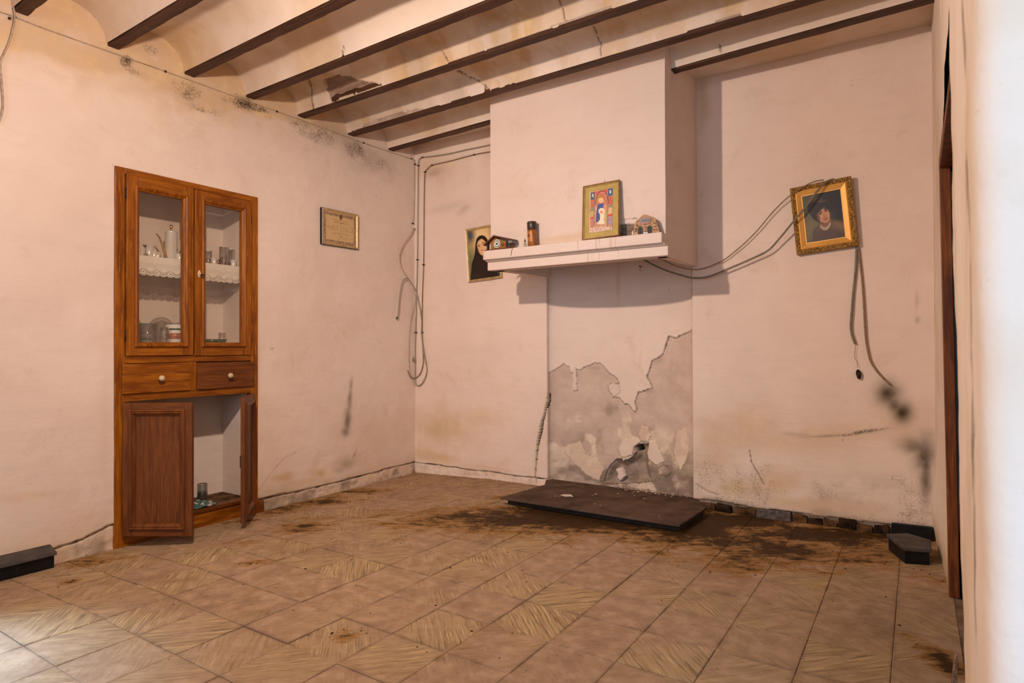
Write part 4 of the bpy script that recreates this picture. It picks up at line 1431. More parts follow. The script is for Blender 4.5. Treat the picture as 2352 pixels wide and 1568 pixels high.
# silver coffee pot
cp = tag(inside(empty('coffee_pot'), .384, .15, 1.5788), 'tall silver coffee pot with golden spout on the lace shelf', 'coffee pot')
MB().lathe([(.030, 0), (.034, .006), (.0345, .165), (.0365, .170), (.0365, .176), (.030, .180), (.010, .184)], n=24).build('body', M['chrome'], cp)
MB().lathe([(.004, .184), (.0045, .192), (.0085, .200), (.0085, .214), (.005, .218)], n=12).build('lid_knob', M['gold'], cp)
MB().tube(spline([(-.032, -.01, .018), (-.045, -.01, .045), (-.058, -.01, .085), (-.072, -.01, .125), (-.095, -.01, .152)]), [.0085 - .0047 * k / 32 for k in range(33)], 10).build('spout', M['gold'], cp)
MB().tube(spline([(.034, .012, .145), (.056, .014, .135), (.060, .014, .08), (.036, .012, .045)]), .0045, 8, flat=1.4).build('handle', M['white'], cp)


def cup_mesh(o, r, h, mat=None):
    MB().lathe([(r * .72, 0), (r * .80, .003), (r, h), (r * .93, h), (r * .72, .006)], n=18, cap=False).build('bowl', mat or M['chrome'], o)
    MB().tube(spline([(r * .9, 0, h * .8), (r * 1.5, 0, h * .75), (r * 1.45, 0, h * .35), (r * .85, 0, h * .25)], 5), .002, 6).build('handle', mat or M['chrome'], o)


g_ = 'silver cups on the lace shelf'
cup0 = empty('silver_cup')
cup_mesh(cup0, .0185, .046)
for i_, (x, y, lb) in enumerate([(.187, .145, 'silver cup at the left door edge, left of the jug'), (.283, .150, 'silver cup just right of the silver jug'),
                                 (.312, .170, 'silver cup half behind the golden spout'), (.423, .125, 'silver cup standing right of the coffee pot'),
                                 (.640, .120, 'silver cup below the short glass, behind the right door'), (.772, .115, 'silver cup in front of the third glass at the right')]):
    if i_ == 0:
        c = cup0
    else:
        c = cup0.copy()
        COL.objects.link(c)
        for ch in list(cup0.children):
            d_ = ch.copy()
            COL.objects.link(d_)
            d_.parent = c
    inside(c, x, y, 1.5788)
    tag(c, lb, 'cup', g_)
jg = tag(inside(empty('silver_jug'), .249, .14, 1.5788), 'small silver cream jug with a dark lip, left of the coffee pot', 'jug')
MB().lathe([(.016, 0), (.019, .004), (.020, .07), (.0175, .07), (.014, .006)], n=18, cap=False).build('body', M['chrome'], jg)
MB().hexa([(-.018, -.006, .058), (-.012, -.010, .058), (-.012, .010, .058), (-.018, .006, .058), (-.036, -.003, .074), (-.016, -.010, .072), (-.016, .010, .072), (-.036, .003, .074)]).build('lip', M['iron'], jg)
MB().tube(spline([(.018, 0, .062), (.036, 0, .056), (.034, 0, .022), (.018, 0, .014)], 5), .0025, 6).build('handle', M['chrome'], jg)
sg = tag(inside(empty('glass_saltcellar'), .221, .12, 1.5788), 'tiny clear glass dish between first silver cup and jug', 'dish')
MB().lathe([(.008, 0), (.012, .004), (.014, .018), (.012, .018), (.009, .006)], n=14, cap=False).build('bowl', M['glass'], sg)
MB().lathe([(.009, .0185), (.006, .024), (.003, .028)], n=12).build('lid', M['glass'], sg)


def tumbler(name, x, y, z, r, h, lb, cat='glass', grp=None, foot=False):
    o = tag(inside(empty(name), x, y, z), lb, cat, grp)
    pr = [(r * .8, 0), (r * .85, .004), (r, h), (r * .95, h), (r * .8, .008)]
    MB().lathe(pr, n=22, cap=False).build('bowl', M['glass'], o)
    MB().lathe([(r * .98, h - .003), (r * 1.03, h - .001), (r * 1.03, h + .001), (r * .98, h + .002)], n=22).build('rim', M['chrome'], o)
    return o


tumbler('short_glass', .640, .185, 1.5765, .024, .098, 'short clear glass behind a silver cup, left of the tall glass')
tumbler('tall_glass', .726, .15, 1.5765, .030, .130, 'tallest clear glass on the right half of the lace shelf')
tumbler('straight_glass', .796, .18, 1.5765, .026, .128, 'straight clear glass at the right edge of the lace shelf')
for (x, y, lb) in [(.694, .185, 'dark red cup between the short and the tall glass'), (.797, .232, 'dark red cup behind the straight glass at the right')]:
    o = tag(inside(empty('red_cup'), x, y, 1.5765), lb, 'cup', 'red cups on the lace shelf')
    MB().lathe([(.020, 0), (.027, .006), (.030, .048), (.027, .048), (.02, .008)], n=18, cap=False).build('bowl', M['ruby'], o)
    MB().tube(spline([(.028, 0, .04), (.042, 0, .036), (.040, 0, .016), (.026, 0, .012)], 5), .003, 6).build('handle', M['ruby'], o)
ss = tag(inside(empty('glass_stopper'), .583, .16, 1.5765), 'small clear glass piece left of the short glass', 'glass')
MB().lathe([(.013, 0), (.016, .008), (.013, .02), (.006, .026), (.011, .036), (.004, .044)], n=14).build('body', M['glass'], ss)

# bottom of the glazed part
ZL = 1.0765
pan = tag(inside(empty('glass_saucepan'), .222, .105, ZL), 'smoky glass saucepan behind left door, holding a striped bowl', 'pan')
MB().lathe([(.044, 0), (.047, .005), (.048, .114), (.0455, .114), (.044, .008)], n=26, cap=False).build('bowl', M['smoke'], pan)
MB().lathe([(.0475, .112), (.0495, .114), (.0475, .116), (.0455, .114)], n=26, cap=False).build('rim', M['grey_flat'], pan)
sbw = tag(inside(empty('striped_bowl'), .206, .085, ZL + .0045), 'white lidded bowl with a dark green stripe inside the glass saucepan', 'bowl')
sbw.location.x -= .018
sbw.location.y += .012
MB().lathe([(.026, 0), (.030, .004), (.031, .018), (.0315, .033)], n=22).build('bowl', M['white'], sbw)
MB().lathe([(.0318, .018), (.0322, .018), (.0322, .027), (.0318, .027)], n=22).build('stripe', M['green'], sbw)
MB().lathe([(.0325, .033), (.032, .042), (.018, .055), (.008, .060), (.009, .072), (.003, .074)], n=22).build('lid', M['white'], sbw)
for (x, y, r, lb) in [(.195, .262, .083, 'clear glass plate leaning upright behind the glass saucepan'), (.385, .262, .083, 'clear glass plate leaning upright behind the white pot')]:
    o = tag(empty('glass_plate'), lb, 'plate', 'glass plates leaning at the back')
    inside(o, x, y, ZL + r * .985)
    MB().lathe([(r, 0), (r, .003), (r * .72, .008), (r * .70, .005)], n=32, axis='y').build('plate', M['smoke'], o)
    MB().lathe([(r * .70, .0062), (r * .71, .0075), (r * .69, .0085)], n=32, axis='y', cap=False).build('ridge', M['grey_flat'], o)
    o.rotation_euler = (math.radians(0), math.radians(-9), PI / 2)
gm = tag(inside(empty('glass_mug'), .303, .072, ZL), 'clear glass mug with curved handle between pan and white pot', 'mug')
MB().lathe([(.020, 0), (.025, .005), (.028, .05), (.024, .096), (.021, .096), (.022, .01)], n=20, cap=False).build('bowl', M['glass'], gm)
MB().tube(spline([(-.020, -.012, .085), (-.034, -.026, .075), (-.032, -.026, .035), (-.018, -.012, .02)]), .004, 8).build('handle', M['smoke'], gm)
wp = tag(inside(empty('white_pot'), .383, .10, ZL), 'white enamel pot with green stripe and orange band', 'pot')
MB().lathe([(.043, 0), (.047, .005), (.050, .06), (.054, .116), (.0515, .116), (.046, .008)], n=28, cap=False).build('body', M['white'], wp)
MB().lathe([(.054, .113), (.062, .121), (.062, .124), (.052, .120)], n=28, cap=False).build('rim', M['smoke'], wp)
MB().lathe([(.0525, .081), (.0532, .081), (.0540, .091), (.053, .091)], n=28, cap=False).build('green_stripe', M['green'], wp)
MB().lathe([(.0490, .028), (.0497, .028), (.0515, .062), (.0510, .062)], n=28, cap=False).build('orange_band', M['orange_band'], wp)
gd = tag(inside(empty('green_dish'), .628, .12, ZL), 'shallow dark green glass dish behind the right door', 'dish')
MB().lathe([(.058, 0), (.078, .006), (.088, .026), (.084, .026), (.06, .008)], n=32, cap=False).build('dish', M['dark_green'], gd)
MB().lathe([(.0865, .025), (.0885, .027), (.0865, .0285), (.084, .027)], n=32, cap=False).build('rim', M['green'], gd)
tumbler('small_glass', .745, .20, ZL, .023, .075, 'small clear glass behind the green dish')

# things in the open bottom of the cupboard
jr = tag(empty('glass_jar', (-.19, -1.797, .0785)), 'glass jar half full of dark liquid in the open bottom cupboard', 'jar')
MB().lathe([(.027, 0), (.031, .004), (.031, .092), (.028, .098), (.028, .104), (.0255, .104), (.0285, .09), (.0285, .006)], n=22, cap=False).build('body', M['jar'], jr)
MB().lathe([(.028, .006), (.028, .056)], n=22).build('liquid', M['liquid'], jr)
MB().lathe([(.0285, .097), (.030, .098), (.030, .105), (.0285, .106)], n=22, cap=False).build('rim', M['rubble'], jr)
nx_, ny_ = 34, 30
Rx, Ry = np.meshgrid(np.linspace(-.15, .12, nx_), np.linspace(-.12, .12, ny_))
rr = fbm(Rx + 3, Ry + 5, 14, 4, 401)
edge_ = np.hypot(Rx / .14, Ry / .12)
Rz = .004 + .045 * np.abs(rr - .45) * 2 * np.clip(1.25 - edge_, .1, 1) + .012 * np.clip(1 - edge_, 0, 1)
kp = (np.hypot(Rx / .145, Ry / .115) + .25 * (fbm(Rx, Ry, 16, 3, 402) - .5))[:-1, :-1] < .95
rag = grid_obj('crumpled_rag', np.stack([Rx * .62, Ry, Rz], -1), M['rag'], keep=kp)
rag.location = (-.058, -1.905, .0785)
tag(rag, 'crumpled blue, green and white patterned rag beside the glass jar', 'cloth')
so = rag.modifiers.new('thick', 'SOLIDIFY')
so.thickness = .002
so.offset = 1

# ------------------------------------------------------------------ painted pictures


class Canvas:
    def __init__(s, nx, nz, O, U, V, bg):
        s.u, s.v = np.meshgrid(np.linspace(0, 1, nx), np.linspace(0, 1, nz))
        O, U, V = map(np.array, (O, U, V))
        s.px = O[0] + U[0] * s.u + V[0] * s.v
        s.py = O[1] + U[1] * s.u + V[1] * s.v
        s.c = np.zeros((nz, nx, 3)) + np.array(srgb(*bg))

    def lay(s, m, col):
        m = np.clip(m, 0, 1)[..., None]
        s.c = s.c * (1 - m) + np.array(srgb(*col)) * m

    def poly(s, pts, col, a=1.0):
        s.lay(in_poly(s.px, s.py, pts) * a, col)

    def ell(s, cx, cy, rx, ry, col, rot=0, soft=0.0, a=1.0):
        t = math.radians(rot)
        dx, dy = s.px - cx, s.py - cy
        d = np.hypot((dx * math.cos(t) + dy * math.sin(t)) / rx, (-dx * math.sin(t) + dy * math.cos(t)) / ry)
        s.lay((1 - sstep(1 - soft - .02, 1 + soft + .02, d)) * a, col)

    def line(s, pts, wd, col, a=1.0):
        s.lay((d_line(s.px, s.py, pts) < wd) * a, col)

    def obj(s, name, wd, ht, mat, parent, y):
        nz, nx = s.u.shape
        P = np.stack([(s.u - .5) * wd, np.full(s.u.shape, y), (.5 - s.v) * ht], -1)
        return grid_obj(name, P, mat, parent=parent, color=s.c, smooth=False)


def hang(o, x, y, z, tilt=0, lean=0, left_wall=False):
    R = Matrix.Rotation(PI / 2 if left_wall else 0, 4, 'Z') @ Matrix.Rotation(-math.radians(lean), 4, 'X').inverted() @ Matrix.Rotation(-math.radians(tilt), 4, 'Y')
    o.location = (x, y, z)
    o.rotation_euler = R.to_euler()
    return o


# portrait of a woman in a carved gilt frame, hanging crooked, leaning forward
po = tag(empty('framed_portrait'), 'crooked gilt frame with portrait of dark-haired woman in pearls, right of chimney', 'picture')
pw, ph_ = .322, .398
hang(po, 3.187, -.040, 1.800, 4.8, 2.2)
MB().ring(-pw / 2, pw / 2, -ph_ / 2, ph_ / 2, [(0, .020), (0, -.004), (.004, -.014), (.014, -.017), (.024, -.013), (.028, -.006), (.028, .010)]).build('frame', M['ornate'], po, bevel=.001)
MB().ring(-pw / 2 + .027, pw / 2 - .027, -ph_ / 2 + .027, ph_ / 2 - .027, [(0, -.008), (.006, -.010), (.030, -.002), (.034, -.002), (.034, .008), (0, .008)]).build('frame_slip', M['gilt'], po)
# raised leaf beads along the carved border
bd = MB()
for (a0, a1, fx) in [((-pw / 2, -ph_ / 2), (pw / 2, -ph_ / 2), 0), ((-pw / 2, ph_ / 2), (pw / 2, ph_ / 2), 0), ((-pw / 2, -ph_ / 2), (-pw / 2, ph_ / 2), 1), ((pw / 2, -ph_ / 2), (pw / 2, ph_ / 2), 1)]:
    n = 26 if not fx else 32
    for k in range(n):
        t = (k + .5) / n
        x, z = a0[0] + (a1[0] - a0[0]) * t, a0[1] + (a1[1] - a0[1]) * t
        x -= math.copysign(.013 + .004 * (k % 2), x) if fx else 0
        z -= math.copysign(.013 + .004 * (k % 2), z) if not fx else 0
        r = .0046
        bd.add([(x - r, -.016, z), (x, -.016, z - r), (x + r, -.016, z), (x, -.016, z + r), (x, -.0205, z)], [(0, 1, 4), (1, 2, 4), (2, 3, 4), (3, 0, 4)])
bd.build('carved_beads', M['ornate'], po)
c = Canvas(130, 165, (305, 452), (740, -135), (66, 842), (44, 38, 33))
c.ell(430, 900, 330, 420, (112, 98, 62), 0, .75)
c.ell(360, 620, 120, 260, (72, 74, 48), 0, .7)
c.ell(900, 470, 260, 260, (40, 35, 32), 0, .6)
c.poly([(478, 1290), (500, 1090), (520, 1040), (580, 980), (650, 940), (700, 1010), (760, 1030), (830, 930), (850, 860), (960, 875), (1060, 890), (1130, 900), (1140, 1200)], (84, 62, 46))
c.ell(980, 960, 130, 70, (128, 100, 72), 12, .7, .8)
c.ell(620, 1010, 90, 60, (100, 76, 54), -25, .6, .7)
for k_ in range(5):
    c.line([(900 + 25 * k_, 930 + 10 * k_), (935 + 22 * k_, 1160)], 3, (64, 46, 34), .6)
c.poly([(640, 880), (700, 880), (790, 900), (840, 835), (856, 870), (835, 950), (760, 1020), (700, 1015), (660, 985)], (128, 88, 60))
c.poly([(640, 900), (690, 930), (640, 960)], (100, 68, 48))
c.poly([(412, 700), (425, 610), (470, 560), (540, 530), (620, 508), (710, 512), (775, 560), (805, 620), (835, 720), (800, 700), (760, 640), (700, 640), (640, 690), (600, 760), (600, 860), (640, 930), (560, 880), (500, 840), (460, 770)], (40, 27, 22))
c.poly([(590, 770), (612, 735), (650, 690), (700, 650), (745, 625), (780, 665), (815, 720), (832, 780), (825, 850), (790, 905), (745, 920), (700, 905), (650, 900), (615, 850)], (190, 132, 92))
c.poly([(585, 780), (605, 740), (640, 800), (650, 900), (690, 920), (640, 930), (600, 860)], (112, 74, 50))
c.ell(655, 755, 30, 22, (88, 56, 42), -20, .3)
c.ell(655, 757, 12, 10, (22, 16, 14))
c.ell(762, 702, 28, 20, (92, 60, 44), -25, .3)
c.ell(765, 704, 11, 9, (20, 16, 15))
c.line([(608, 742), (640, 718), (682, 724)], 6, (38, 25, 20))
c.line([(728, 692), (755, 672), (784, 672)], 6, (38, 25, 20))
c.poly([(712, 735), (735, 790), (765, 800), (745, 825), (712, 822), (706, 780)], (120, 78, 54), .8)
c.ell(722, 826, 18, 7, (62, 34, 26), -20)
c.line([(708, 856), (745, 848), (784, 822)], 6, (96, 40, 34))
c.ell(752, 862, 26, 9, (150, 86, 66), -22, .4)
c.ell(700, 800, 40, 46, (204, 148, 106), 0, .8, .6)
c.ell(800, 770, 22, 50, (206, 152, 110), 0, .8, .5)
c.poly([(595, 770), (640, 690), (745, 622), (790, 670), (700, 672), (640, 730)], (52, 34, 27), .9)
c.ell(660, 540, 110, 22, (92, 66, 46), -3, .8, .7)
for k_ in range(3):
    t = k_ * 20
    c.line([(650 - 2 * k_, 955 + t), (690, 992 + t), (745, 1004 + t), (800, 970 + t), (835, 905 + t)], 6.5, (196, 176, 148))
    c.line([(650 - 2 * k_, 961 + t), (690, 999 + t), (745, 1011 + t), (800, 977 + t), (835, 912 + t)], 1.6, (96, 74, 56))
c.obj('portrait', pw - .115, ph_ - .115, M['paint_gloss'], po, .000)
MB().box(-pw / 2 + .01, pw / 2 - .01, .009, .013, -ph_ / 2 + .01, ph_ / 2 - .01).build('backing', M['old_wood'], po)

# veiled woman, behind the chimney corner
nu = tag(empty('framed_print'), 'framed picture of a woman in a black veil, half behind the mantel', 'picture')
nw, nh = .330, .432
hang(nu, .745, -.018, 1.797, 3.0, 1.0)
MB().ring(-nw / 2, nw / 2, -nh / 2, nh / 2, [(0, .014), (0, -.006), (.004, -.011), (.009, -.008), (.012, -.010), (.018, -.004), (.020, .004), (.02, .012)]).build('frame', M['frame_gold'], nu)
c = Canvas(110, 150, (160, 325), (720, -95), (42, 1068), (38, 58, 62))
c.ell(470, 620, 420, 520, (206, 168, 112), 8, .62)
c.ell(500, 470, 230, 250, (232, 200, 146), 0, .7)
c.ell(210, 1000, 140, 330, (104, 118, 78), 8, .7, .85)
c.ell(215, 420, 110, 160, (22, 58, 76), 0, .8, .9)
c.ell(830, 400, 110, 200, (40, 66, 70), 0, .8, .8)
c.poly([(200, 1420), (225, 1250), (245, 1030), (300, 900), (330, 780), (350, 580), (380, 480), (440, 430), (510, 415), (580, 440), (640, 510), (665, 640), (690, 800), (760, 930), (830, 1100), (880, 1360), (880, 1420)], (36, 25, 22))
c.poly([(385, 650), (392, 580), (430, 530), (500, 490), (550, 525), (590, 560), (622, 640), (618, 720), (590, 800), (540, 860), (480, 850), (430, 800), (400, 730)], (226, 180, 132))
c.poly([(385, 650), (400, 730), (430, 800), (480, 850), (455, 800), (425, 700)], (196, 142, 98))
c.line([(404, 632), (428, 622), (452, 634)], 6, (52, 32, 26))
c.line([(505, 590), (540, 578), (580, 588)], 7, (52, 32, 26))
c.ell(430, 656, 24, 11, (110, 66, 52))
c.ell(432, 655, 9, 9, (30, 20, 18))
c.ell(545, 620, 28, 12, (110, 66, 52))
c.ell(545, 619, 10, 10, (30, 20, 18))
c.line([(492, 620), (484, 690), (498, 705)], 4, (186, 128, 92))
c.ell(500, 742, 34, 8, (168, 74, 62), -6)
c.ell(510, 1100, 200, 200, (48, 34, 30), 0, .8, .6)
c.ell(330, 1300, 140, 60, (54, 44, 34), 0, .8, .6)
c.obj('picture', nw - .038, nh - .038, M['paint_gloss'], nu, .001)
MB().box(-nw / 2 + .008, nw / 2 - .008, .006, .012, -nh / 2 + .008, nh / 2 - .008).build('backing', M['old_wood'], nu)

# framed certificate on the left wall
ce = tag(empty('framed_certificate'), 'small framed cream certificate on the left wall, right of the cupboard', 'picture')
cw, chh = .350, .268
hang(ce, .014, -.847, 1.938, .6, .8, True)
MB().ring(-cw / 2, cw / 2, -chh / 2, chh / 2, [(0, .012), (0, -.010), (.002, -.012), (.0022, .012)]).build('frame_edge', M['frame_black'], ce)
MB().ring(-cw / 2 + .001, cw / 2 - .001, -chh / 2 + .001, chh / 2 - .001, [(0, -.010), (.003, -.015), (.009, -.013), (.016, -.006), (.018, .002), (.004, .004)]).build('frame', M['frame_gold'], ce)
c = Canvas(170, 130, (415, 440), (665, 155), (-15, 660), (206, 176, 128))
c.u2, c.v2 = c.u, c.v
bdm = (c.u < .075) | (c.u > .925) | (c.v < .12) | (c.v > .885)
tex = fbm(c.u * 1.3, c.v, 26, 2, 501) > .47
inn = (c.u > .012) & (c.u < .985) & (c.v > .02) & (c.v < .985)
c.lay((bdm & inn) * .45, (140, 110, 96))
c.lay((bdm & inn & tex) * .55, (104, 80, 74))


def uvl(c, pts, wd, col, a=1.0):
    c.lay((d_line(c.u, c.v * .77, [(p[0], p[1] * .77) for p in pts]) < wd) * a, col)


d_ = np.hypot((c.u - .52) / .042, (c.v - .12) / .085)
c.lay((d_ < 1) * .9, (92, 56, 50))
c.lay(((d_ > .45) & (d_ < .7)) * .5, (150, 104, 84))
random.seed(12)
for (v, u0, u1, dens, wdt) in [(.24, .28, .74, .8, .004), (.31, .32, .72, .95, .006), (.40, .12, .9, .5, .003), (.47, .1, .92, .75, .005), (.54, .1, .93, .6, .004), (.60, .3, .75, .5, .003), (.655, .25, .72, .9, .0045),
                               (.73, .1, .45, .5, .003), (.75, .45, .62, .7, .005), (.77, .66, .93, .6, .004), (.82, .4, .7, .4, .004), (.84, .75, .92, .6, .004)]:
    u = u0
    while u < u1:
        L = random.uniform(.012, .05)
        if random.random() < dens:
            uvl(c, [(u, v + random.uniform(-.012, .012)), (u + L * .4, v + random.uniform(-.018, .018)), (u + L * .8, v + random.uniform(-.012, .012))], wdt, (132, 98, 66), .85)
        u += L
c.obj('certificate', cw - .034, chh - .034, M['paint'], ce, -.004)
MB().box(-cw / 2 + .004, cw / 2 - .004, .006, .011, -chh / 2 + .004, chh / 2 - .004).build('backing', M['frame_black'], ce)

M['frame_brown'] = flatmat('brown_gilt_frame', (0.33, 0.17, 0.045), 0.45, 0.2, 0.15, 30)
# stained-glass style print leaning on the mantel
rp = tag(empty('leaning_print'), 'framed religious print of a mother and child leaning on the mantel', 'picture')
rw, rh = .240, .342
hang(rp, 2.046, -.612, 1.8685, 1.6, -6.2)
MB().ring(-rw / 2, rw / 2, -rh / 2, rh / 2, [(0, .010), (0, -.010), (.003, -.012), (.007, -.008), (.0072, .008)]).build('frame', M['frame_brown'], rp)
MB().ring(-rw / 2 + .007, rw / 2 - .007, -rh / 2 + .007, rh / 2 - .007, [(0, .006), (0, -.008), (.003, -.009), (.006, -.002), (.006, .006)]).build('frame_slip', M['frame_gold'], rp)
MB().box(-rw / 2 + .008, rw / 2 - .008, -.001, .008, -rh / 2 + .008, rh / 2 - .008).build('mount', M['mat_gold'], rp)
MB().tube(spline([(.022, .0, rh / 2), (.020, -.004, rh / 2 + .008), (.028, -.006, rh / 2 + .014)], 4), .0012, 6).build('hanging_loop', M['iron'], rp)
c = Canvas(120, 190, (330, 402), (452, -66), (-30, 890), (224, 196, 170))
c.poly([(345, 415), (775, 340), (752, 1150), (318, 1175)], (196, 150, 120))
PAN = [((345, 412), (430, 400), (425, 560), (342, 572), (52, 92, 128)), ((690, 345), (778, 335), (774, 495), (690, 505), (52, 98, 140)), ((342, 572), (420, 562), (418, 610), (340, 618), (214, 100, 62)),
       ((340, 620), (415, 612), (410, 740), (336, 748), (196, 116, 94)), ((336, 752), (410, 745), (405, 810), (332, 815), (142, 148, 112)), ((332, 818), (405, 812), (398, 940), (326, 948), (198, 172, 104)),
       ((326, 950), (396, 942), (392, 990), (322, 996), (222, 84, 62)), ((322, 1000), (392, 994), (386, 1165), (316, 1172), (204, 136, 122)), ((692, 515), (772, 505), (768, 690), (690, 700), (200, 106, 78)),
       ((690, 705), (768, 696), (766, 745), (686, 752), (138, 140, 104)), ((686, 756), (765, 750), (762, 880), (682, 890), (214, 184, 140)), ((682, 895), (762, 884), (760, 930), (680, 938), (214, 74, 66)),
       ((680, 942), (760, 936), (756, 1100), (676, 1112), (168, 152, 168)), ((440, 395), (688, 352), (688, 420), (440, 470), (222, 96, 66))]
for q in PAN:
    c.poly(q[:4], q[4])
c.ell(563, 640, 128, 262, (64, 68, 52), 4)
c.ell(563, 645, 116, 250, (206, 128, 120), 4)
c.poly([(430, 700), (690, 680), (670, 1150), (400, 1160)], (208, 164, 124))
nzc = fbm(c.u * 1.2, c.v * 1.8, 22, 3, 511)
c.lay((nzc > .56) * .45, (170, 80, 90))
c.ell(545, 560, 82, 88, (186, 128, 62), 0)
c.ell(548, 590, 52, 56, (232, 190, 142), 0)
c.line([(500, 530), (470, 620), (480, 690)], 14, (196, 136, 66))
c.line([(600, 530), (640, 600), (640, 670)], 12, (190, 120, 76))
c.ell(530, 598, 6, 6, (70, 44, 34))
c.ell(566, 596, 6, 6, (70, 44, 34))
c.poly([(480, 680), (560, 655), (620, 690), (615, 800), (560, 1000), (470, 1060), (435, 1050), (450, 860)], (74, 88, 146))
c.poly([(590, 700), (650, 680), (668, 830), (640, 900), (600, 830)], (214, 150, 110))
c.ell(556, 825, 62, 70, (236, 216, 190), 0)
c.ell(552, 845, 34, 38, (226, 168, 126), 0)
c.ell(545, 852, 13, 10, (210, 86, 78), 0)
c.poly([(515, 880), (600, 870), (612, 960), (585, 1000), (620, 1080), (570, 1105), (500, 1100), (450, 1090), (520, 1000)], (236, 218, 190))
c.line([(520, 900), (515, 990), (470, 1085)], 3, (120, 92, 80))
c.poly([(620, 850), (665, 830), (650, 1020), (615, 1060), (600, 960)], (190, 176, 112))
c.ell(388, 480, 17, 42, (206, 206, 186), 0)
c.ell(733, 415, 17, 42, (206, 206, 190), 0)
for (x, cc) in [(425, (62, 72, 58)), (690, (62, 72, 58)), (402, (120, 126, 100)), (672, (110, 116, 100))]:
    c.line([(x, 420 if x > 600 else 470), (x - 22, 1150)], 4, cc, .8)
for v in (.0, .012, .99):
    pass
random.seed(5)
for yy in (1185, 1212, 1240):
    x = 320
    while x < 745:
        L = random.uniform(10, 34)
        if random.random() < .8:
            sl = -.13 * (x - 320)
            c.line([(x, yy + 30 + sl), (x + L * .4, yy + 30 + sl + random.uniform(-7, 7)), (x + L * .75, yy + 30 + sl)], 2.6, (150, 116, 104), .8)
        x += L
c.obj('print', rw * .63, rh * .755, M['paint'], rp, -.0035)

# ------------------------------------------------------------------ ornaments on the mantel
ZM = 1.6965
ch = tag(empty('toy_chalet', (1.312, -.610, ZM), math.radians(-6)), 'small wooden chalet ornament with a round dial on the mantel end', 'ornament')
MB().prismz([(-.118, -.036), (.112, -.036), (.112, .030), (-.118, .030)], 0, .007).build('base', M['chalet_base'], ch, bevel=.002)
MB().prism([(-.080, .007), (.088, .007), (.088, .042), (-.030, .082), (-.080, .052)], -.022, .026).build('wall', M['chalet_wood'], ch)
rf = MB()
rf.prism([(-.030, .098), (-.026, .090), (-.116, .036), (-.120, .044)], -.040, .034)
rf.prism([(-.030, .098), (.118, .058), (.116, .050), (-.032, .089)], -.040, .034)
rf.build('roof', M['chalet_roof'], ch)
MB().box(.090, .120, -.030, .028, .032, .050).build('eave_box', M['grey_flat'], ch)
ring_ = MB().lathe([(.026, 0), (.030, .003), (.026, .006), (.022, .003)], (-.012, -.022, .040), 26, axis='y', cap=False)
tag(ring_.build('dial_ring', M['white'], ch), 'white ring')
MB().lathe([(.025, .0), (.025, .002)], (-.012, -.022, .040), 24, axis='y').build('dial_face', M['chalet_roof'], ch)
MB().lathe([(.0175, .002), (.0175, .0035)], (-.012, -.022, .040), 24, axis='y').build('dial_disc', M['white'], ch)
MB().lathe([(.0075, .0035), (.006, .006)], (-.012, -.022, .040), 16, axis='y').build('dial_hub', M['dark'], ch)
MB().box(-.072, -.066, -.030, -.022, .007, .040).build('post', M['white'], ch)
MB().box(-.092, -.082, -.030, -.020, .007, .050).build('post', M['dark'], ch)
MB().box(.028, .040, -.025, -.021, .018, .036).build('shutter', M['green'], ch)
tag(MB().box(.044, .058, -.025, -.021, .016, .038).build('shutter', M['red'], ch), 'bright red shutter')
MB().box(.066, .086, -.026, -.021, .007, .045).build('porch', M['dark'], ch)
MB().box(.088, .096, -.030, -.022, .007, .034).build('post', M['green'], ch)

so_ = tag(empty('stone_house_ornament', (2.335, -.612, ZM), math.radians(4)), 'small stone house ornament with two dark arches on the mantel', 'ornament')
pr = [(-.082, 0), (-.070, .062), (-.060, .082), (-.045, .092), (-.015, .115), (.010, .108), (.042, .092), (.056, .078), (.078, .012), (.080, 0)]
MB().prism(pr, -.016, .014).build('body', flatmat('ornament_ochre_stone', (0.58, 0.33, 0.16), .7, 0, .28, 70, bump=.3), so_, bevel=.002)


def arch(x, w, h):
    return [(x - w, .002), (x + w, .002), (x + w, h * .6)] + [(x + w * math.cos(a), h * .6 + h * .4 * math.sin(a)) for a in np.linspace(.2, PI - .2, 7)] + [(x - w, h * .6)]


for x in (-.034, .020):
    MB().prism(arch(x, .0135, .047), -.019, -.015).build('arch', M['dark'], so_)
MB().box(-.016, .010, -.020, -.015, .002, .010).build('green_step', M['green'], so_)
MB().box(-.036, .026, -.021, -.015, .066, .092).build('plaque', flatmat('ornament_dark_plaque', (0.05, 0.02, 0.015), .4), so_)
tag(MB().box(-.026, .016, -.024, -.020, .074, .084).build('plaque_window', M['grey_flat'], so_), 'grey strip of the plaque')
tag(MB().box(-.030, .020, -.022, -.015, .059, .065).build('red_ledge', M['red'], so_), 'red ledge')
bk = MB()
random.seed(3)
for k in range(26):
    z = random.uniform(.006, .058)
    x = random.choice([-1, 1]) * random.uniform(.044, .070 - z * .25) if random.random() < .75 else random.uniform(-.008, .003)
    bk.box(x - .004, x + .004, -.0185, -.0155, z - .0015, z + .0015)
tag(bk.build('stone_joints', M['dark'], so_), kind='stuff')
MB().lathe([(.001, .0), (.006, .004), (.007, .016), (.003, .028)], (-.083, -.006, .0), 8).build('shell', M['white'], so_)

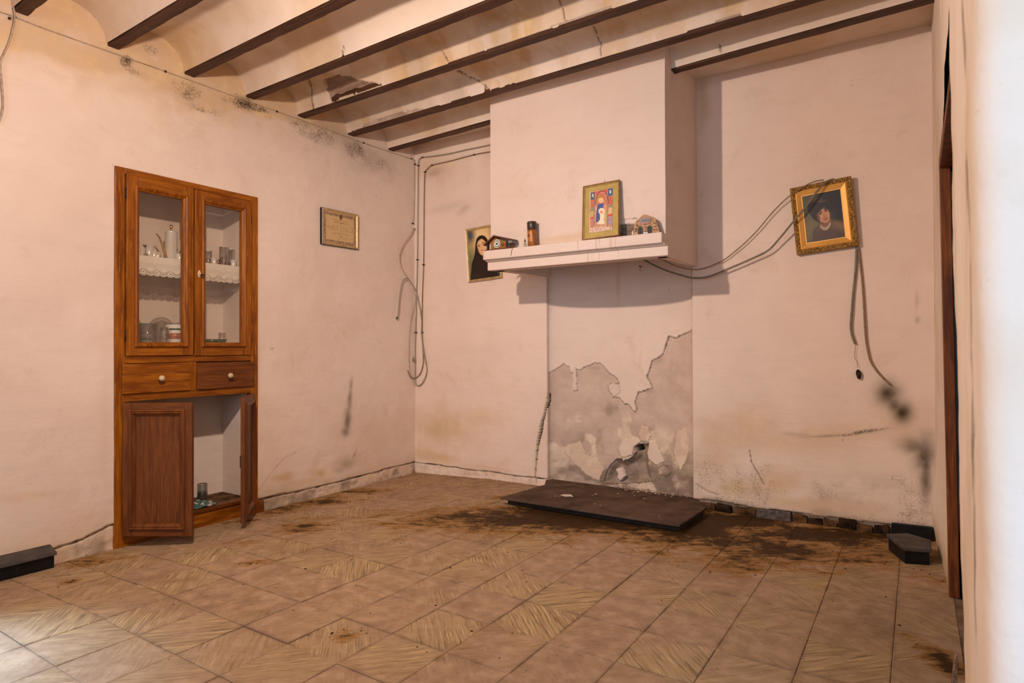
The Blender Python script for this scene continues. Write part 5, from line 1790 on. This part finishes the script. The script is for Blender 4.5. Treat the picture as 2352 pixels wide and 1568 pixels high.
sc = tag(empty('spray_can', (1.563, -.612, ZM), rot=(0, math.radians(-2.5), 0)), 'orange-brown can with a dark brown cap, upright on the mantel', 'can')
MB().lathe([(.029, .001), (.031, .004), (.031, .104), (.029, .108)], n=26).build('body', M['can'], sc)
MB().lathe([(.0295, .108), (.031, .110), (.0315, .156), (.0295, .160)], n=26).build('cap', M['can_cap'], sc)
lab = MB()
vs, fs = [], []
for k in range(11):
    a = math.radians(-150 + k * 9)
    vs += [(.0314 * math.cos(a), .0314 * math.sin(a), .030), (.0314 * math.cos(a), .0314 * math.sin(a), .096)]
for k in range(10):
    fs.append((2 * k, 2 * k + 2, 2 * k + 3, 2 * k + 1))
lab.add(vs, fs).build('label', M['can_lite'], sc)
emb = MB()
vs, fs = [], []
for k in range(6):
    a = math.radians(-140 + k * 9)
    vs += [(.0317 * math.cos(a), .0317 * math.sin(a), .062), (.0317 * math.cos(a), .0317 * math.sin(a), .076)]
for k in range(5):
    fs.append((2 * k, 2 * k + 2, 2 * k + 3, 2 * k + 1))
emb.add(vs, fs).build('emblem', M['chalet_base'], sc)

bo = tag(empty('dropper_bottle', (1.508, -.618, ZM)), 'tiny glass dropper bottle standing left of the spray can', 'bottle')
MB().lathe([(.008, 0), (.009, .002), (.009, .024), (.004, .030), (.004, .034)], n=14).build('bottle', M['jar'], bo)
MB().lathe([(.0082, .001), (.0082, .010)], n=14).build('label', M['white'], bo)
MB().lathe([(.0048, .034), (.005, .042), (.002, .050), (.0012, .060)], n=10).build('dropper_cap', M['dark'], bo)

# ------------------------------------------------------------------ cables and wires


def cable(name, mat, pts, r, label, n=6, flat=1.0, extra=None, cat='cable', grp=None):
    o = empty(name, tuple(pts[0]))
    tag(o, label, cat, grp)
    P0 = np.array(pts[0])
    path = [tuple(np.array(p) - P0) for p in spline(pts, n)]
    MB().tube(path, r, 7, flat=flat).build('sheath', mat, o)
    if extra:
        extra(o, P0)
    return o


def clip_at(pts, y=None):
    def go(o, P0):
        for p in pts:
            q = np.array(p) - P0
            MB().box(q[0] - .010, q[0] + .010, q[1] - .008, q[1] + .006, q[2] - .004, q[2] + .004).build('clip', M['iron'], o)
    return go


def bw3(px, py, y):
    return on_plane(px, py, 1, y)


q4 = lambda x, y: (1640 + x / 3.016, 380 + y / 3.016)
dk = [(1470, 590, -.16), (1481, 597, -.13), (1501, 608, -.10), (1532, 621.5, -.08), (1562, 631, -.065), (1585, 637, -.06), (1605, 638, -.055), (1631, 634, -.05), (1673, 617, -.05), (1723, 595.5, -.05),
      (1763, 575.6, -.055), (1789, 549, -.065), (1819, 512.6, -.082), (1852, 473, -.088), (1879, 436, -.088), (1897, 418, -.082), (1910, 412.5, -.066), (1916, 411.5, -.046)]
cable('draped_cable', M['cable_dark'], [bw3(*p) for p in dk], .0058, 'thick dark grey cable looping from under the hood across the portrait', flat=.5)
tk = [(1519, 592, -.12), (1529, 599, -.09), (1547, 608.5, -.06), (1570, 615.4, -.04), (1593, 618.5, -.03), (1616, 616, -.028), (1639, 607.8, -.028), (1666.5, 594, -.028), (1706, 562, -.03), (1739.5, 529, -.032),
      (1772.6, 489.4, -.035), (1806, 456, -.045), (1829, 439.7, -.068), (1852, 425, -.072), (1868, 418, -.064), (1879, 415, -.05), (1892, 413, -.042)]
cable('draped_wire', M['cable_old'], [bw3(*p) for p in tk], .0034, 'thin brown wire looping from the hood over the top of the portrait')
q8 = lambda x, y: (1900 + x / 3.734, 560 + y / 3.734)
hl = [q8(*p) for p in [(252, 22), (248, 150), (240, 260), (225, 400), (212, 560), (203, 680), (205, 740), (215, 790), (240, 858)]]
cable('hanging_cable', M['cable_dark'], [bw3(p[0], p[1], -.016) for p in hl], .0062, 'grey flat cable hanging from the portrait, shorter, with a wire tail', flat=.45,
      extra=lambda o, P0: MB().tube([tuple(bw3(*q8(*p), -.014) - P0) for p in [(240, 855), (240, 900), (234, 960), (242, 985), (258, 1020), (262, 1062)]], .0011, 5).build('wire_tail', M['iron'], o))
hr = [q8(*p) for p in [(264, 22), (285, 180), (305, 380), (318, 600), (330, 800), (350, 920), (375, 1010), (430, 1095), (490, 1160), (542, 1208)]]
cable('hanging_cable', M['cable_old'], [bw3(p[0], p[1], -.015) for p in hr], .0052, 'brown twisted cable hanging from the portrait, longer, curling right at its end')
# mud lump on the wire tail
lump = MB()
bm_ = bmesh.new()
bmesh.ops.create_icosphere(bm_, subdivisions=3, radius=1)
ctr = bw3(*q8(268, 1118), -.018)
for v in bm_.verts:
    n_ = .75 + .5 * float(fbm(np.array([v.co.x + v.co.y]), np.array([v.co.z - v.co.y * .6]), 1.9, 3, 601)[0])
    v.co = Vector((v.co.x * .0135 * n_ + .004 * -v.co.z, v.co.y * .012 * n_, v.co.z * .029 * n_))
bm_.verts.ensure_lookup_table()
lump.add([v.co for v in bm_.verts], [[v.index for v in f_.verts] for f_ in bm_.faces], 0, True)
bm_.free()
tag(lump.build('mud_nest', M['mud'], loc=tuple(ctr)), 'small dark mud lump hanging at the end of the wire tail', 'nest')

q5 = lambda x, y: (880 + x / 2.613, 320 + y / 2.613)


def corner3(x, y, off=.014):
    px, py = q5(x, y)
    if px < 951:
        p = on_plane(px, py, 0, off)
        if p[1] < -off:
            return p
    p = on_plane(px, py, 1, -off)
    p[0] = max(p[0], off)
    return p


A_ = [(655, 30), (560, 50), (500, 62), (400, 85), (300, 101), (238, 108), (217, 120), (211, 160), (209, 350), (206, 700), (203, 850), (200, 950), (195, 1150), (191, 1250), (189, 1380), (194, 1455), (210, 1478), (235, 1462), (257, 1415), (262, 1370), (250, 1310), (236, 1240)]
cable('corner_cable', M['cable'], [corner3(*p, .014) for p in A_], .0052, 'grey cable running along the back wall top and down the corner', flat=.7,
      extra=clip_at([corner3(*p, .012) for p in [(211, 158), (206, 722), (196, 1158), (238, 108)]]))
B_ = [(655, 72), (545, 92), (400, 130), (295, 155), (268, 176), (252, 200), (247, 300), (245, 520), (243, 750), (237, 900), (234, 1050), (233, 1160), (236, 1230), (241, 1300), (239, 1350), (224, 1402), (195, 1432), (165, 1425), (148, 1385)]
cable('corner_cable', M['cable_old'], [corner3(*p, .010) for p in B_], .0046, 'brown twisted cable clipped beside the corner, second from the corner',
      extra=clip_at([corner3(*p, .010) for p in [(548, 92), (295, 155), (252, 196), (243, 752), (233, 1158)]]))
C_ = [(183, 537), (165, 575), (130, 620), (106, 668), (99, 715), (112, 775), (150, 832), (176, 872)]
cable('looped_cable', M['wire'], [corner3(*p, .020) for p in C_], .0042, 'pale cable bowing out over the left wall beside the corner',
      extra=lambda o, P0: MB().lathe([(.004, 0), (.004, .02)], (0, 0, 0), 8, axis='x').build('nail', M['iron'], o))
D_ = [(85, 1070), (90, 1045), (98, 950), (106, 890), (118, 848), (146, 834), (168, 862), (195, 905), (215, 985), (230, 1080), (230, 1160), (240, 1260), (258, 1350)]
cable('looped_cable', M['cable'], [corner3(*p, .026) for p in D_], .0046, 'grey cable with a black cut end hooked over the corner bundle',
      extra=lambda o, P0: MB().tube([(0, 0, .006), (-.002, -.006, -.012)], .0065, 8).build('cut_end', M['dark'], o))
E_ = [(178, 875), (190, 930), (188, 985), (172, 1060), (160, 1150), (155, 1260), (158, 1370), (180, 1450), (192, 1478)]
cable('looped_cable', M['wire'], [corner3(*p, .012) for p in E_], .0022, 'thin pale wire loop hanging low in the corner')
F_ = [(190, 128), (188, 300), (182, 500)]
cable('corner_wire', M['wire'], [corner3(*p, .006) for p in F_], .0030, 'painted-over wire running straight down the room corner',
      extra=clip_at([corner3(*p, .006) for p in [(192, 150), (178, 505)]]))
# fluffy tangle on the bundle
tg = MB()
random.seed(9)
base = corner3(182, 1318, .02)
for k in range(16):
    p = [base + np.array([random.uniform(-.012, .014), random.uniform(-.010, .006), random.uniform(-.02, .02)]) for _ in range(4)]
    tg.tube(spline(p, 4), .0009, 5)
tag(tg.build('frayed_tangle', M['cable']), 'little frayed tangle of wire on the corner cable bundle', 'wire')
Wp = [(-20, 20), (34, 39), (120, 72), (250, 118), (380, 164), (510, 211), (636, 256), (740, 293), (835, 328), (900, 350), (957, 369)]
cable('wall_wire', M['wire'], [on_plane(*p, 0, .007) for p in Wp], .0026, 'thin brown wire clipped along the left wall below the beams', cat='wire',
      extra=lambda o, P0: [MB().box(*[v for a in zip(q - .005, q + .005) for v in a]).build('clip', M['iron'], o) for q in [on_plane(*p, 0, .008) - P0 for p in [(34, 39), (22, 42), (380, 164), (636, 256), (835, 328), (945, 364)]]])
Lc = [(24, -30), (30, 10), (34, 38), (29, 70), (20, 100), (8, 126), (1, 145), (4, 190), (7, 235), (4, 262), (-4, 285)]
cable('drooping_wire', M['wire'], [on_plane(*p, 0, .014) for p in Lc], .0042, 'pale twisted wire dropping down the left wall from the first beam')
nl = tag(empty('wall_nail', tuple(bw3(1473, 612, .10))), 'small rusty nail with a curl of wire under the mantel', 'nail')
MB().lathe([(.0025, -.02), (.0025, .03), (.005, .032)], n=8, axis='y').build('shank', M['iron'], nl)
MB().tube(spline([(0, -.02, 0), (.004, -.024, -.01), (-.003, -.02, -.022), (.006, -.018, -.028)], 4), .0016, 6).build('wire_curl', M['iron'], nl)

# ------------------------------------------------------------------ skirting remains and loose stone pieces
bl = tag(empty('baseboard_left', (0, -2.70, -.03)), kind='structure')
MB().box(.004, .066, -.62, -.004, 0.0, .076).build('skirting_block', M['black'], bl, bevel=.002)
lt = MB()
lt.hexa([(.0, -.625, .072), (.084, -.625, .064), (.084, 0.002, .064), (.0, .002, .072), (.0, -.625, .104), (.080, -.625, .078), (.080, .002, .078), (.0, .002, .104)])
lt.build('skirting_cap', M['black_top'], bl, bevel=.003)

bb = tag(empty('baseboard_back', (0, .012, 0)), kind='structure')
random.seed(21)


def skirt_piece(x0, x1, h0, h1, mat, y=-.026):
    m = MB()
    if mat in ('skirt_tan', 'skirt_dark'):
        h0, h1, y = h0 - random.uniform(0, .018), h1 - random.uniform(0, .018), y + random.uniform(-.004, .010)
    j = lambda a: random.uniform(-a, a)
    m.hexa([(x0, y + j(.004), -.02), (x1, y + j(.004), -.02), (x1, .012, -.02), (x0, .012, -.02), (x0 + j(.006), y + .002 + j(.004), h0), (x1 + j(.006), y + .002 + j(.004), h1), (x1, .012, h1), (x0, .012, h0)])
    m.build('skirting_piece', M[mat], bb, bevel=.004)


skirt_piece(2.800, 3.000, .050, .055, 'skirt_grey', -.034)
for (a, b, h0, h1, mt) in [(2.46, 2.55, .055, .05, 'skirt_tan'), (2.556, 2.652, .052, .046, 'skirt_dark'), (2.664, 2.79, .05, .048, 'skirt_tan'), (3.008, 3.082, .058, .05, 'skirt_tan'),
                           (3.09, 3.165, .048, .054, 'skirt_dark'), (3.172, 3.238, .05, .044, 'skirt_tan'), (3.250, 3.335, .058, .060, 'skirt_dark'), (3.342, 3.42, .050, .042, 'skirt_tan'), (3.428, 3.498, .045, .05, 'skirt_dark')]:
    skirt_piece(a, b, h0, h1, mt)
skirt_piece(3.508, 3.702, .070, .074, 'black', -.032)

bs = tag(empty('loose_stone_block', (3.60, -.38, 0)), 'loose black corner skirting block lying on the floor by the right corner', 'block')
top = [(3.496, -.298), (3.590, -.225), (3.688, -.30), (3.688, -.470), (3.579, -.510)]
tp = [(x - 3.60, y + .38) for x, y in top]
MB().prismz([(x * .90, y * .90) for x, y in tp], 0, .064).build('block', M['black'], bs, bevel=.002)
MB().prismz(tp, .062, .080).build('cap', M['black_top'], bs, bevel=.004)

bw_ = tag(empty('broken_board', (3.712, -1.83, 0)), 'splintered grey board end by the right wall at the doorway', 'board')
bp = MB()
bp.prismz([(-.035, -.15), (.012, -.16), (.016, -.02), (-.008, .05), (-.022, -.03)], .001, .030)
bp.build('board', M['old_wood'], bw_, bevel=.002)
sp2 = MB()
sp2.hexa([(-.004, -.03, .02), (.014, -.03, .02), (.014, .0, .02), (-.004, .0, .02), (.010, .035, .135), (.018, .035, .150), (.018, .045, .150), (.010, .045, .135)])
sp2.hexa([(-.030, -.10, .02), (-.006, -.10, .02), (-.006, -.08, .02), (-.030, -.08, .02), (-.016, -.05, .075), (-.008, -.05, .085), (-.008, -.04, .085), (-.016, -.04, .075)])
sp2.build('splinter', M['old_wood'], bw_)
